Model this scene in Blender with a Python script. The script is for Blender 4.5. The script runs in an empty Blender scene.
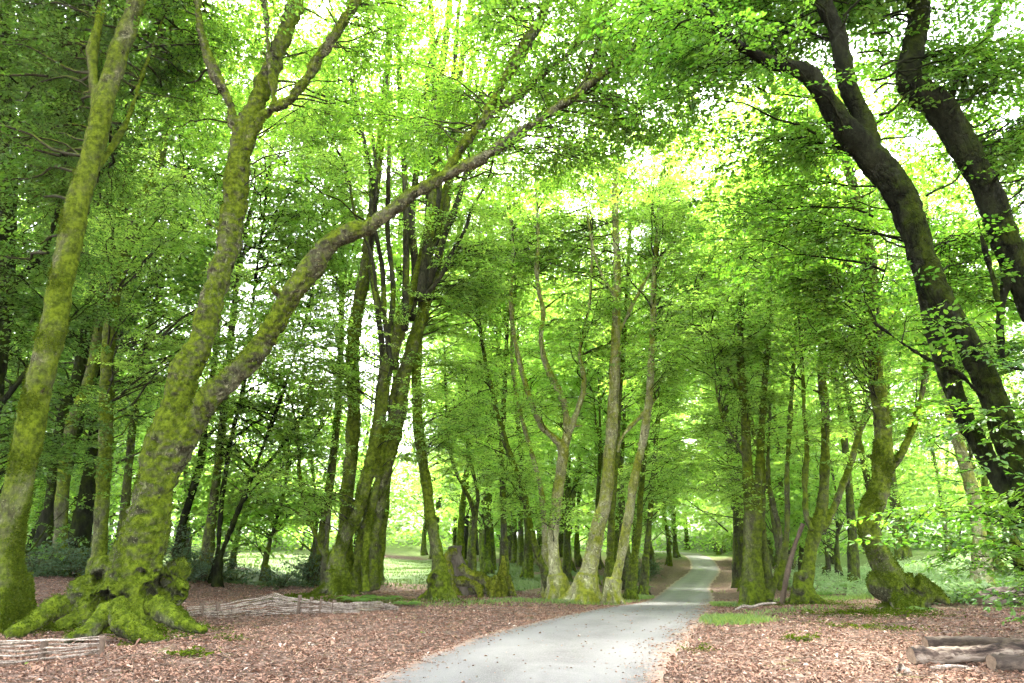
import bpy, math, random
import numpy as np
from mathutils import Vector, Matrix, noise as mnoise

R = math.radians
rng = np.random.default_rng(7)
random.seed(7)
scene = bpy.context.scene
col = scene.collection

# ------------------------------------------------------------------ camera, sky, sun, exposure
FPX = 683.0
PITCH = R(16.6)
CAM = np.array([0.0, 0.0, 1.6])
cam = bpy.data.cameras.new('camera')
cam.sensor_width = 36.0
cam.lens = 36.0 * FPX / 1024.0
cam.clip_start = 0.05
cam.clip_end = 3000.0
cam_ob = bpy.data.objects.new('camera', cam)
cam_ob.location = CAM
cam_ob.rotation_euler = (R(90) + PITCH, 0, 0)
col.objects.link(cam_ob)
scene.camera = cam_ob

SUN_EL, SUN_AZ = R(60), R(-12)          # azimuth from +Y (ahead), positive to the right
sd = Vector((math.sin(SUN_AZ) * math.cos(SUN_EL), math.cos(SUN_AZ) * math.cos(SUN_EL), math.sin(SUN_EL)))
world = bpy.data.worlds.new('World')
scene.world = world
world.use_nodes = True
wn = world.node_tree
wn.nodes.clear()
wo = wn.nodes.new('ShaderNodeOutputWorld')
wb = wn.nodes.new('ShaderNodeBackground')
sky = wn.nodes.new('ShaderNodeTexSky')
sky.sky_type = 'NISHITA'
sky.sun_disc = False
sky.sun_elevation = SUN_EL
sky.sun_rotation = SUN_AZ
sky.dust_density = 3.0
whs = wn.nodes.new('ShaderNodeHueSaturation')      # thin high cloud: the sky is nearly white
whs.inputs['Saturation'].default_value = 0.22
whs.inputs['Value'].default_value = 1.25
wb.inputs['Strength'].default_value = 0.15
wn.links.new(sky.outputs[0], whs.inputs['Color'])
wn.links.new(whs.outputs[0], wb.inputs['Color'])
wn.links.new(wb.outputs[0], wo.inputs['Surface'])

sun = bpy.data.lights.new('sun', 'SUN')
sun.energy = 3.2
sun.angle = R(9)
sun.color = (1.0, 0.95, 0.86)
sun_ob = bpy.data.objects.new('sun', sun)
sun_ob.rotation_euler = sd.to_track_quat('Z', 'Y').to_euler()
sun_ob.location = (0, 0, 60)
col.objects.link(sun_ob)

scene.view_settings.view_transform = 'Standard'
scene.view_settings.look = 'None'
scene.view_settings.gamma = 1.0
scene.view_settings.exposure = 3.55
scene.view_settings.use_curve_mapping = False
cy = scene.cycles
cy.use_denoising = True
cy.max_bounces = 8
cy.diffuse_bounces = 4
cy.volume_bounces = 0
cy.glossy_bounces = 2
cy.transmission_bounces = 8
cy.transparent_max_bounces = 4
cy.use_adaptive_sampling = True
cy.adaptive_threshold = 0.03
cy.caustics_reflective = False
cy.caustics_refractive = False
cy.sample_clamp_indirect = 8.0

# ------------------------------------------------------------------ picture geometry helpers
FWD = np.array([0, math.cos(PITCH), math.sin(PITCH)])
UPV = np.array([0, -math.sin(PITCH), math.cos(PITCH)])
RGT = np.array([1.0, 0, 0])

def ray(px, py):
    return FWD + RGT * ((px - 512.0) / FPX) + UPV * ((341.5 - py) / FPX)

def at(px, py, Y):
    d = ray(px, py)
    return CAM + d * (Y / d[1])

def depth_of(p):
    return float(np.dot(np.asarray(p) - CAM, FWD))

def sstep(a, b, x):
    t = np.clip((np.asarray(x, float) - a) / (b - a), 0, 1)
    return t * t * (3 - 2 * t)

# ------------------------------------------------------------------ terrain and lane
_lane = [(494, 683, 8.0), (556, 652, 10.6), (618, 623, 14.4), (656, 609, 20.0), (682, 600, 30.0),
         (691, 585, 48.0), (705, 569, 65.0), (695, 556, 86.0), (668, 552, 104.0)]
LP = np.array([(-5.6, -4.0, 0.0), (-3.1, 2.0, 0.0), (-1.3, 5.6, 0.0)] + [tuple(at(*q)) for q in _lane])
LP[3][2] = 0.0
LP = np.vstack([LP, [(10.0, 130.0, 1.2), (-4.0, 180.0, 2.5), (-10, 400, 4.0)]])

def catmull(P, n):
    P = np.asarray(P, float)
    Q = np.vstack([2 * P[0] - P[1], P, 2 * P[-1] - P[-2]])
    out = []
    for i in range(1, len(Q) - 2):
        t = np.linspace(0, 1, n, endpoint=False)[:, None]
        a, b, c, d = Q[i - 1], Q[i], Q[i + 1], Q[i + 2]
        out.append(0.5 * (2 * b + (c - a) * t + (2 * a - 5 * b + 4 * c - d) * t ** 2 + (3 * b - a - 3 * c + d) * t ** 3))
    return np.vstack(out + [P[-1:]])

LANE = catmull(LP, 24)
_o = np.argsort(LANE[:, 1])
def lane_x(y): return np.interp(y, LANE[_o, 1], LANE[_o, 0])
def lane_z(y): return np.interp(y, LANE[_o, 1], LANE[_o, 2])
def lane_w(y): return np.interp(y, [0, 9, 16, 30, 200], [3.1, 3.1, 2.9, 2.3, 2.4])

def wob(x, y, s, seed):
    r = np.random.default_rng(seed)
    v = 0
    for k in range(7):
        a = r.uniform(0, 6.28)
        f = r.uniform(0.5, 2.2) / s
        v = v + np.sin((x * math.cos(a) + y * math.sin(a)) * f * 6.28 + r.uniform(0, 6.28))
    return v / 4.0

def H(x, y):
    x = np.asarray(x, float); y = np.asarray(y, float)
    lx = lane_x(y)
    lat = np.abs(x - lx)
    w = 10 + 0.5 * np.maximum(0, y - 40)
    h = lane_z(y) * np.exp(-(lat / w) ** 2)
    off = sstep(1.7, 4.5, lat)
    h = h + off * (0.10 + 0.05 * wob(x, y, 3.0, 3) + 0.14 * wob(x, y, 11.0, 4) * sstep(3, 9, lat))
    h = h + 0.55 * sstep(14, 26, y) * sstep(-9, -15, x)            # bank under the far left trees
    h = h + 2.2 * sstep(80, 120, y) * sstep(6, 20, lat)
    h = h + 0.9 * sstep(10, 26, x - lx) * sstep(16, 40, y)        # glade on the right rises gently
    h = h + 0.02 * wob(x, y, 0.9, 5) * sstep(1.5, 2.4, lat)
    return h

def ground_at(px, py, y0=3.0, y1=160.0):
    d = ray(px, py)
    Y = np.linspace(y0, y1, 6000)
    P = CAM + d * (Y / d[1])[:, None]
    g = P[:, 2] - H(P[:, 0], P[:, 1])
    k = np.argmax(g < 0)
    if g[k] >= 0:
        k = -1
    return P[k]

# ------------------------------------------------------------------ mesh helpers
def mesh_q(name, V, F, tint=None, smooth=True):
    """Mesh of equal-sided faces from numpy arrays."""
    V = np.ascontiguousarray(V, np.float32); F = np.ascontiguousarray(F, np.int32)
    m = bpy.data.meshes.new(name)
    n, k = F.shape
    m.vertices.add(len(V)); m.vertices.foreach_set('co', V.ravel())
    m.loops.add(n * k); m.loops.foreach_set('vertex_index', F.ravel())
    m.polygons.add(n)
    m.polygons.foreach_set('loop_start', np.arange(0, n * k, k, dtype=np.int32))
    m.polygons.foreach_set('loop_total', np.full(n, k, np.int32))
    m.polygons.foreach_set('use_smooth', np.full(n, smooth, dtype=bool))
    if tint is not None:
        a = m.attributes.new('tint', 'FLOAT', 'FACE')
        a.data.foreach_set('value', np.ascontiguousarray(tint, np.float32))
    m.update(calc_edges=True)
    m.validate()
    return m

def link(name, mesh, mat, parent=None, loc=None):
    o = bpy.data.objects.new(name, mesh)
    if mat is not None and not mesh.materials:
        mesh.materials.append(mat)
    col.objects.link(o)
    if parent is not None:
        o.parent = parent
    if loc is not None:
        o.location = loc
    return o

def tag(o, label=None, cat=None, group=None, kind=None):
    if label: o['label'] = label
    if cat: o['category'] = cat
    if group: o['group'] = group
    if kind: o['kind'] = kind
    return o

def thing(name, label, cat, loc, group=None):
    o = bpy.data.objects.new(name, None)
    o.empty_display_size = 0.3
    o.location = loc
    col.objects.link(o)
    return tag(o, label, cat, group)

def tube(P, rad, ns=8, jit=0.0, res=6, cap=True, seed=0):
    """Swept tube through P with radius per point. Quads only."""
    P = np.asarray(P, float); rad = np.asarray(rad, float)
    if len(P) > 2 or res > 1:
        C = catmull(P, res)
        t = np.linspace(0, len(P) - 1, len(C))
        r = np.interp(t, np.arange(len(P)), rad)
    else:
        C, r = P, rad
    T = np.gradient(C, axis=0)
    T /= np.linalg.norm(T, axis=1)[:, None] + 1e-9
    u = np.cross(T[0], [0.3, 0.9, 0.1]); u /= np.linalg.norm(u)
    rr = np.random.default_rng(seed)
    ang = np.linspace(0, 2 * np.pi, ns, endpoint=False)
    V = []
    for i in range(len(C)):
        u = u - T[i] * np.dot(u, T[i]); u /= np.linalg.norm(u) + 1e-9
        v = np.cross(T[i], u)
        q = r[i] * (1 + (jit * rr.normal(size=ns) if jit else 0))
        q = np.broadcast_to(q, ns)
        V.append(C[i] + u[None] * (np.cos(ang) * q)[:, None] + v[None] * (np.sin(ang) * q)[:, None])
    n = len(C)
    V = np.vstack(V)
    i = np.arange(n - 1)[:, None] * ns
    j = np.arange(ns)[None]
    j2 = (j + 1) % ns
    F = np.stack([i + j, i + j2, i + ns + j2, i + ns + j], -1).reshape(-1, 4)
    if cap:
        # close the ends with a tiny ring collapsed to the centre
        V = np.vstack([V, C[:1], C[-1:]])
        a, b = len(V) - 2, len(V) - 1
        jj = np.arange(0, ns, 2)
        F0 = np.stack([np.full(len(jj), a), (jj + 2) % ns, (jj + 1) % ns, jj], -1)
        e = (n - 1) * ns
        F1 = np.stack([np.full(len(jj), b), e + jj, e + (jj + 1) % ns, e + (jj + 2) % ns], -1)
        F = np.vstack([F, F0, F1])
    return V, F

def merge(parts):
    Vs, Fs, o = [], [], 0
    for V, F in parts:
        Vs.append(V); Fs.append(F + o); o += len(V)
    return np.vstack(Vs), np.vstack(Fs)

_tex = {}
def clouds(size, depth=3):
    k = (size, depth)
    if k not in _tex:
        t = bpy.data.textures.new('bark_relief', 'CLOUDS')
        t.noise_scale = size; t.noise_depth = depth
        _tex[k] = t
    return _tex[k]

def fuse(parts, voxel, relief=((0.5, 0.06), (0.12, 0.02)), smooth=5, name='trunk', dents=()):
    """Join tubes into one continuous skin, then give it lumps."""
    V, F = merge(parts)
    m = mesh_q(name, V, F)
    o = bpy.data.objects.new('fuse_work', m)
    col.objects.link(o)
    r = o.modifiers.new('r', 'REMESH'); r.mode = 'VOXEL'; r.voxel_size = voxel; r.use_smooth_shade = True
    s = o.modifiers.new('s', 'SMOOTH'); s.factor = 0.5; s.iterations = smooth
    for size, amp in relief:
        d = o.modifiers.new('d', 'DISPLACE'); d.texture = clouds(size); d.texture_coords = 'LOCAL'
        d.strength = amp * 2; d.mid_level = 0.5
    dg = bpy.context.evaluated_depsgraph_get()
    me = bpy.data.meshes.new_from_object(o.evaluated_get(dg))
    me.name = name
    if dents:
        n = len(me.vertices)
        co = np.empty(n * 3, np.float32); me.vertices.foreach_get('co', co); co = co.reshape(-1, 3)
        no = np.empty(n * 3, np.float32); me.vertex_normals.foreach_get('vector', no); no = no.reshape(-1, 3)
        for c, ra, dp, q in dents:          # a hollow is bored into the side that faces the lane
            q = q / np.linalg.norm(q); v = co - c
            al = v @ q
            d = np.linalg.norm((v - al[:, None] * q) * (1.25, 1, .8), axis=1) / ra * (1 + .38 * wob(co[:, 0], co[:, 2], .55, 71) + .2 * wob(co[:, 0], co[:, 2], .18, 72))
            w = np.clip(1.15 - d, 0, 1) ** .6 * (no @ q < .15) * (np.abs(al) < 1.6)
            co += q * (w * dp)[:, None]
        me.vertices.foreach_set('co', co.ravel()); me.update()
    bpy.data.objects.remove(o)
    bpy.data.meshes.remove(m)
    return me

# ------------------------------------------------------------------ materials
class NT:
    def __init__(s, name):
        s.m = bpy.data.materials.new(name); s.m.use_nodes = True
        s.t = s.m.node_tree; s.t.nodes.clear()
        s.out = s.n('OutputMaterial')
    def n(s, kind, **kw):
        x = s.t.nodes.new('ShaderNode' + kind)
        for k, v in kw.items(): setattr(x, k, v)
        return x
    def l(s, a, b): s.t.links.new(a, b)
    def noise(s, scale, detail=4, rough=0.6, vec=None, dist=0.0):
        x = s.n('TexNoise')
        x.inputs['Scale'].default_value = scale; x.inputs['Detail'].default_value = detail
        x.inputs['Roughness'].default_value = rough; x.inputs['Distortion'].default_value = dist
        if vec is not None: s.l(vec, x.inputs['Vector'])
        return x.outputs['Fac']
    def ramp(s, fac, stops):
        x = s.n('ValToRGB')
        e = x.color_ramp.elements
        while len(e) < len(stops): e.new(0.5)
        for q, (p, c) in zip(e, stops):
            q.position = p; q.color = (*c, 1) if len(c) == 3 else c
        s.l(fac, x.inputs[0])
        return x.outputs[0]
    def mix(s, fac, a, b):
        x = s.n('Mix', data_type='RGBA')
        for sock, v in ((x.inputs[0], fac), (x.inputs[6], a), (x.inputs[7], b)):
            if hasattr(v, 'links'): s.l(v, sock)
            elif isinstance(v, (int, float)): sock.default_value = v
            else: sock.default_value = (*v, 1)
        return x.outputs[2]
    def math(s, op, a, b=None, clamp=False):
        x = s.n('Math', operation=op); x.use_clamp = clamp
        for i, v in enumerate((a, b)):
            if v is None: continue
            if hasattr(v, 'links'): s.l(v, x.inputs[i])
            else: x.inputs[i].default_value = v
        return x.outputs[0]
    def smooth(s, v, a, b):
        x = s.n('MapRange', interpolation_type='SMOOTHSTEP')
        s.l(v, x.inputs[0]); x.inputs[1].default_value = a; x.inputs[2].default_value = b
        return x.outputs[0]
    def principled(s, color, rough=0.85, bump=None, spec=0.25):
        p = s.n('BsdfPrincipled')
        if hasattr(color, 'links'): s.l(color, p.inputs['Base Color'])
        else: p.inputs['Base Color'].default_value = (*color, 1)
        p.inputs['Roughness'].default_value = rough
        p.inputs['Specular IOR Level'].default_value = spec
        if bump is not None:
            b = s.n('Bump'); b.inputs['Strength'].default_value = bump[1]; b.inputs['Distance'].default_value = bump[2]
            s.l(bump[0], b.inputs['Height']); s.l(b.outputs[0], p.inputs['Normal'])
        s.l(p.outputs[0], s.out.inputs['Surface'])
        return p

def leaf_material(name, refl, trans, vary=0.5, gloss=0.04, tw=0.5, sat=(0.85, 1.1)):
    k = NT(name)
    at_ = k.n('Attribute', attribute_name='tint')
    t = at_.outputs['Fac']
    hs = []
    for c in (refl, trans):
        h = k.n('HueSaturation')
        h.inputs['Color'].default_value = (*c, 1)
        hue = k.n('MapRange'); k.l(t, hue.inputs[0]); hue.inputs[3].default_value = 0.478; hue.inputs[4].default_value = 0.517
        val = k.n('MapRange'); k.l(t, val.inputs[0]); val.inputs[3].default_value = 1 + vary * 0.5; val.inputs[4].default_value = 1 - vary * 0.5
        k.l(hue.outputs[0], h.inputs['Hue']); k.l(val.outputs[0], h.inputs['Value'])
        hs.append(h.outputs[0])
    d = k.n('BsdfDiffuse'); k.l(hs[0], d.inputs[0])
    tr = k.n('BsdfTranslucent'); k.l(hs[1], tr.inputs[0])
    mx = k.n('MixShader'); mx.inputs[0].default_value = tw
    k.l(d.outputs[0], mx.inputs[1]); k.l(tr.outputs[0], mx.inputs[2])
    g = k.n('BsdfGlossy'); g.inputs['Roughness'].default_value = 0.38
    g.inputs['Color'].default_value = (0.9, 0.95, 0.9, 1)
    m2 = k.n('MixShader'); m2.inputs[0].default_value = gloss
    k.l(mx.outputs[0], m2.inputs[1]); k.l(g.outputs[0], m2.inputs[2])
    k.l(m2.outputs[0], k.out.inputs['Surface'])
    return k.m

def bark_material(name, dark, light, moss=0.5, patch=0.5, mossc=((0.028, 0.046, 0.003), (0.125, 0.172, 0.010)), bump=0.8):
    k = NT(name)
    tc = k.n('TexCoord').outputs['Object']
    mp = k.n('Mapping'); mp.inputs['Scale'].default_value = (1, 1, 0.45); k.l(tc, mp.inputs[0])
    v = mp.outputs[0]
    big = k.noise(1.3, 5, 0.62, v, 0.4)
    fine = k.noise(22, 6, 0.7, v, 0.6)
    mid = k.noise(5.0, 6, 0.65, v, 0.8)
    lich = k.noise(3.2, 5, 0.7, tc, 1.2)
    c = k.mix(k.smooth(mid, 0.3, 0.7), dark, light)
    c = k.mix(k.math('MULTIPLY', k.smooth(lich, 0.56, 0.66), patch), c, tuple(min(1, q * 1.75 + 0.03) for q in light))
    c = k.mix(k.math('MULTIPLY', k.smooth(fine, 0.55, 0.35), 0.6), c, tuple(q * 0.35 for q in dark))
    # lichen flecks and shallow cracks
    spot = k.noise(26, 3, 0.6, tc, 0.2)
    c = k.mix(k.math('MULTIPLY', k.smooth(spot, 0.62, 0.68), patch), c, tuple(min(1, q * 2.1 + 0.02) for q in light))
    mp2 = k.n('Mapping'); mp2.inputs['Scale'].default_value = (1, 1, 0.3); k.l(tc, mp2.inputs[0])
    vor = k.n('TexVoronoi', feature='DISTANCE_TO_EDGE'); vor.inputs['Scale'].default_value = 9; vor.inputs['Randomness'].default_value = 1
    wv = k.n('VectorMath', operation='ADD'); k.l(mp2.outputs[0], wv.inputs[0])
    nv = k.n('TexNoise'); nv.inputs['Scale'].default_value = 6; k.l(tc, nv.inputs['Vector'])
    sc = k.n('VectorMath', operation='SCALE'); k.l(nv.outputs['Color'], sc.inputs[0]); sc.inputs['Scale'].default_value = 0.16
    k.l(sc.outputs[0], wv.inputs[1]); k.l(wv.outputs[0], vor.inputs['Vector'])
    crack = k.math('MULTIPLY', k.math('SUBTRACT', 1.0, k.smooth(vor.outputs['Distance'], 0.0, 0.10)), k.smooth(big, 0.42, 0.58))
    c = k.mix(k.math('MULTIPLY', crack, 0.7), c, tuple(q * 0.4 for q in dark))
    geo = k.n('NewGeometry')
    sep = k.n('SeparateXYZ'); k.l(geo.outputs['Normal'], sep.inputs[0])
    mm = k.math('ADD', big, k.math('MULTIPLY', sep.outputs['Z'], 0.28))
    mm = k.math('ADD', mm, k.math('MULTIPLY', sep.outputs['X'], 0.05))
    mm = k.math('ADD', mm, k.math('MULTIPLY', k.math('SUBTRACT', mid, 0.5), 0.5))
    th = 0.78 - 0.55 * moss
    mask = k.smooth(mm, th - 0.05, th + 0.24)
    mf = k.noise(9, 5, 0.7, tc)
    mc = k.mix(k.smooth(mf, 0.32, 0.68), *mossc)
    c = k.mix(k.math('MULTIPLY', mask, 0.95), c, mc)
    tuft = k.noise(38, 4, 0.75, tc)
    hgt = k.math('ADD', k.math('MULTIPLY', mid, 0.6), k.math('MULTIPLY', fine, 0.5))
    hgt = k.math('ADD', hgt, k.math('MULTIPLY', k.math('MULTIPLY', tuft, mask), 0.9))
    hgt = k.math('SUBTRACT', hgt, k.math('MULTIPLY', crack, 0.5))
    k.principled(c, 0.95, (hgt, bump, 0.06), 0.04)
    return k.m

M = {}
M['leaf'] = leaf_material('beech_leaf', (0.075, 0.15, 0.018), (0.27, 0.56, 0.035), 0.7)
M['leaf_shaded'] = leaf_material('shaded_leaf', (0.045, 0.10, 0.016), (0.13, 0.29, 0.02), 0.7)  # darkened beech leaf: shade under the dense canopy is put into the colour
M['leaf_near'] = leaf_material('broad_leaf', (0.06, 0.13, 0.016), (0.15, 0.37, 0.02), 0.7, gloss=0.03)
M['leaf_lit'] = leaf_material('lit_far_leaf', (0.105, 0.19, 0.026), (0.38, 0.66, 0.075), 0.6, tw=0.55)  # beech leaf made paler: the bright light farther back is put into the colour
M['holly'] = leaf_material('evergreen_leaf', (0.028, 0.075, 0.026), (0.05, 0.12, 0.03), 0.6, gloss=0.05, tw=0.25)
M['fern'] = leaf_material('fern_leaf', (0.075, 0.16, 0.03), (0.18, 0.33, 0.04), 0.5)
M['glade'] = leaf_material('glade_leaf', (0.17, 0.27, 0.11), (0.30, 0.45, 0.16), 0.5)
M['grass'] = leaf_material('grass_blade', (0.10, 0.17, 0.03), (0.20, 0.32, 0.05), 0.5)
M['meadow'] = leaf_material('meadow_blade', (0.040, 0.070, 0.010), (0.065, 0.115, 0.014), 0.5)
M['moss'] = leaf_material('moss_tuft', (0.056, 0.084, 0.007), (0.06, 0.10, 0.007), 0.9, gloss=0.0, tw=0.25)
M['bark_mossy'] = bark_material('mossy_bark', (0.026, 0.027, 0.013), (0.115, 0.115, 0.062), 0.80, 0.6)
M['bark_old'] = bark_material('old_beech_bark', (0.024, 0.025, 0.014), (0.125, 0.126, 0.072), 0.80, 0.8)
M['bark_pale'] = bark_material('sunlit_pale_mossy_bark', (0.13, 0.125, 0.062), (0.37, 0.36, 0.22), 0.64, 0.7, ((0.10, 0.12, 0.008), (0.25, 0.28, 0.025)))  # pale bark and moss, brightened further to paint in sunlight on the trunks
M['bark_shaded'] = bark_material('shaded_bark', (0.0035, 0.004, 0.002), (0.016, 0.018, 0.009), 0.60, 0.25, ((0.007, 0.012, 0.001), (0.030, 0.045, 0.003)))  # shade of backlit and shadowed trunks is put into the bark colour
M['bark_wood'] = bark_material('forest_bark', (0.022, 0.022, 0.012), (0.08, 0.08, 0.048), 0.66, 0.5, bump=0.3)
M['stump_moss'] = bark_material('mossy_stump_bark', (0.06, 0.058, 0.03), (0.20, 0.19, 0.11), 0.78, 0.4, ((0.05, 0.065, 0.004), (0.22, 0.25, 0.02)))
M['twig'] = bark_material('twig_bark', (0.018, 0.018, 0.010), (0.05, 0.05, 0.03), 0.45, 0.2, bump=0.2)

def litter_ground():
    k = NT('leaf_litter_ground')
    tc = k.n('TexCoord').outputs['Object']
    a = k.noise(14, 6, 0.75, tc, 0.5)
    v = k.n('TexVoronoi'); v.inputs['Scale'].default_value = 16; k.l(tc, v.inputs['Vector'])
    leafc = k.ramp(k.n('SeparateColor').outputs[0], [(0, (0, 0, 0)), (1, (1, 1, 1))])
    s = k.n('SeparateColor'); k.l(v.outputs['Color'], s.inputs[0])
    lc = k.ramp(s.outputs[0], [(0.0, (0.045, 0.029, 0.022)), (0.35, (0.105, 0.064, 0.046)), (0.7, (0.17, 0.112, 0.085)), (1.0, (0.26, 0.195, 0.16))])
    c = k.mix(k.smooth(a, 0.35, 0.62), (0.06, 0.038, 0.027), lc)
    geo = k.n('NewGeometry')
    sp = k.n('SeparateXYZ'); k.l(geo.outputs['Position'], sp.inputs[0])
    X, Y = sp.outputs['X'], sp.outputs['Y']
    n1 = k.noise(0.35, 5, 0.65, tc, 0.3)
    n2 = k.noise(2.2, 5, 0.7, tc, 0.3)
    # green cover: the glade to the right, thin moss and grass in patches
    g0 = k.math('ADD', k.math('SUBTRACT', X, k.math('MULTIPLY', Y, 0.27)), k.math('MULTIPLY', n1, 5.0))
    g1 = k.math('MULTIPLY', k.smooth(g0, 8.3, 10.0), k.smooth(k.math('ADD', Y, k.math('MULTIPLY', n1, 5.0)), 19.5, 23.0))
    gc = k.ramp(n2, [(0.3, (0.07, 0.11, 0.03)), (0.7, (0.16, 0.22, 0.07))])
    c = k.mix(k.math('MULTIPLY', g1, 0.9), c, gc)
    far = k.smooth(k.math('ADD', Y, k.math('MULTIPLY', n1, 14.0)), 82.0, 92.0)
    c = k.mix(k.math('MULTIPLY', far, 0.85), c, gc)
    mossn = k.smooth(k.math('ADD', n2, k.math('MULTIPLY', n1, 0.7)), 1.0, 1.12)
    c = k.mix(k.math('MULTIPLY', mossn, 0.5), c, (0.10, 0.12, 0.03))
    hgt = k.math('ADD', a, k.math('MULTIPLY', v.outputs['Distance'], -0.6))
    k.principled(c, 0.95, (hgt, 0.7, 0.05), 0.1)
    return k.m

def asphalt():
    k = NT('worn_asphalt')
    tc = k.n('TexCoord').outputs['UV']
    ob = k.n('TexCoord').outputs['Object']
    sp = k.n('SeparateXYZ'); k.l(tc, sp.inputs[0])
    u = sp.outputs['X']
    n = k.noise(0.9, 8, 0.72, ob, 0.6)
    f = k.noise(70, 3, 0.8, ob)
    c = k.ramp(n, [(0.3, (0.055, 0.053, 0.050)), (0.5, (0.094, 0.091, 0.087)), (0.68, (0.135, 0.131, 0.125))])
    c = k.mix(k.smooth(f, 0.5, 0.7), c, (0.20, 0.194, 0.185))
    # two paler wheel tracks and a darker, leafier crown; dirt along both edges
    d = k.math('ABSOLUTE', k.math('SUBTRACT', k.math('ABSOLUTE', k.math('SUBTRACT', u, 0.5)), 0.26))
    tr = k.math('SUBTRACT', 1.0, k.smooth(k.math('ADD', d, k.math('MULTIPLY', n, 0.08)), 0.05, 0.2))
    c = k.mix(k.math('MULTIPLY', tr, 0.45), c, (0.15, 0.147, 0.142))
    e = k.math('ABSOLUTE', k.math('SUBTRACT', u, 0.5))
    en = k.noise(5, 5, 0.75, ob)
    em = k.smooth(k.math('ADD', e, k.math('MULTIPLY', k.math('SUBTRACT', en, 0.5), 0.34)), 0.40, 0.50)
    lv = k.ramp(k.noise(26, 3, 0.7, ob), [(0.35, (0.10, 0.065, 0.045)), (0.65, (0.28, 0.19, 0.14))])
    c = k.mix(em, c, lv)
    k.principled(c, 0.8, (k.math('ADD', f, n), 0.25, 0.02), 0.3)
    return k.m

def simple(name, stops, scale=12, rough=0.85, stretch=(1, 1, 1), bump=0.4):
    k = NT(name)
    tc = k.n('TexCoord').outputs['Object']
    mp = k.n('Mapping'); mp.inputs['Scale'].default_value = stretch; k.l(tc, mp.inputs[0])
    a = k.noise(scale, 6, 0.7, mp.outputs[0], 0.5)
    b = k.noise(scale * 0.2, 4, 0.6, mp.outputs[0])
    f = k.math('ADD', k.math('MULTIPLY', a, 0.65), k.math('MULTIPLY', b, 0.35))
    k.principled(k.ramp(f, stops), rough, (a, bump, 0.03), 0.15)
    return k.m

M['ground'] = litter_ground()
M['asphalt'] = asphalt()
M['lawn'] = simple('mown_grass', [(0.3, (0.036, 0.064, 0.010)), (0.7, (0.056, 0.090, 0.016))], 3)
M['wattle'] = simple('weathered_rod', [(0.36, (0.035, 0.027, 0.02)), (0.47, (0.17, 0.138, 0.108)), (0.6, (0.40, 0.34, 0.285))], 14, stretch=(3, 3, 3))
M['post'] = simple('old_stake', [(0.3, (0.05, 0.036, 0.026)), (0.7, (0.15, 0.11, 0.08))], 14)
M['log_bark'] = simple('log_bark', [(0.42, (0.016, 0.011, 0.009)), (0.49, (0.08, 0.056, 0.042)), (0.53, (0.19, 0.15, 0.115)), (0.64, (0.31, 0.26, 0.21))], 7, stretch=(0.22, 1, 1), bump=0.9)
M['log_dark'] = simple('dark_log_bark', [(0.36, (0.014, 0.010, 0.008)), (0.5, (0.045, 0.034, 0.026)), (0.66, (0.13, 0.10, 0.075))], 9, stretch=(0.4, 1, 1), bump=0.9)
M['log_end'] = simple('sawn_wood', [(0.3, (0.09, 0.06, 0.042)), (0.7, (0.21, 0.155, 0.11))], 18)
M['stump_wood'] = simple('bare_stump_wood', [(0.3, (0.045, 0.035, 0.025)), (0.7, (0.17, 0.145, 0.11))], 5, stretch=(2, 2, 0.4), bump=0.8)
M['litter'] = None
def litter_leaf():
    k = NT('fallen_leaf')
    t = k.n('Attribute', attribute_name='tint').outputs['Fac']
    c = k.ramp(t, [(0.0, (0.05, 0.03, 0.022)), (0.3, (0.145, 0.076, 0.048)), (0.6, (0.255, 0.148, 0.100)), (0.9, (0.35, 0.245, 0.185)), (1.0, (0.44, 0.36, 0.30))])
    k.principled(c, 0.75, None, 0.25)
    return k.m
M['litter'] = litter_leaf()

# ------------------------------------------------------------------ ground, lane, lawn
def axis(dense_a, dense_b, step, lo, hi, grow=1.13):
    a = list(np.arange(dense_a, dense_b, step))
    s, x = step, dense_b
    while x < hi:
        a.append(x); s *= grow; x += s
    a.append(hi)
    s, x = step, dense_a
    b = []
    while True:
        s *= grow; x -= s
        if x < lo: break
        b.append(x)
    return np.array([lo] + b[::-1] + a)

gx = axis(-14, 16, 0.22, -600, 600, 1.12)
gy = axis(2, 32, 0.25, -60, 900, 1.06)
GX, GY = np.meshgrid(gx, gy)
V = np.stack([GX, GY, H(GX, GY)], -1).reshape(-1, 3)
nx = len(gx)
ii = (np.arange(len(gy) - 1)[:, None] * nx + np.arange(nx - 1)[None]).ravel()
F = np.stack([ii, ii + 1, ii + nx + 1, ii + nx], -1)
tag(link('ground', mesh_q('ground', V, F), M['ground']), kind='structure')

def ground_sheet(x0, x1, y0, y1, n, m, lift):
    X, Y = np.meshgrid(np.linspace(x0, x1, n), np.linspace(y0, y1, m))
    return X, Y

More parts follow.
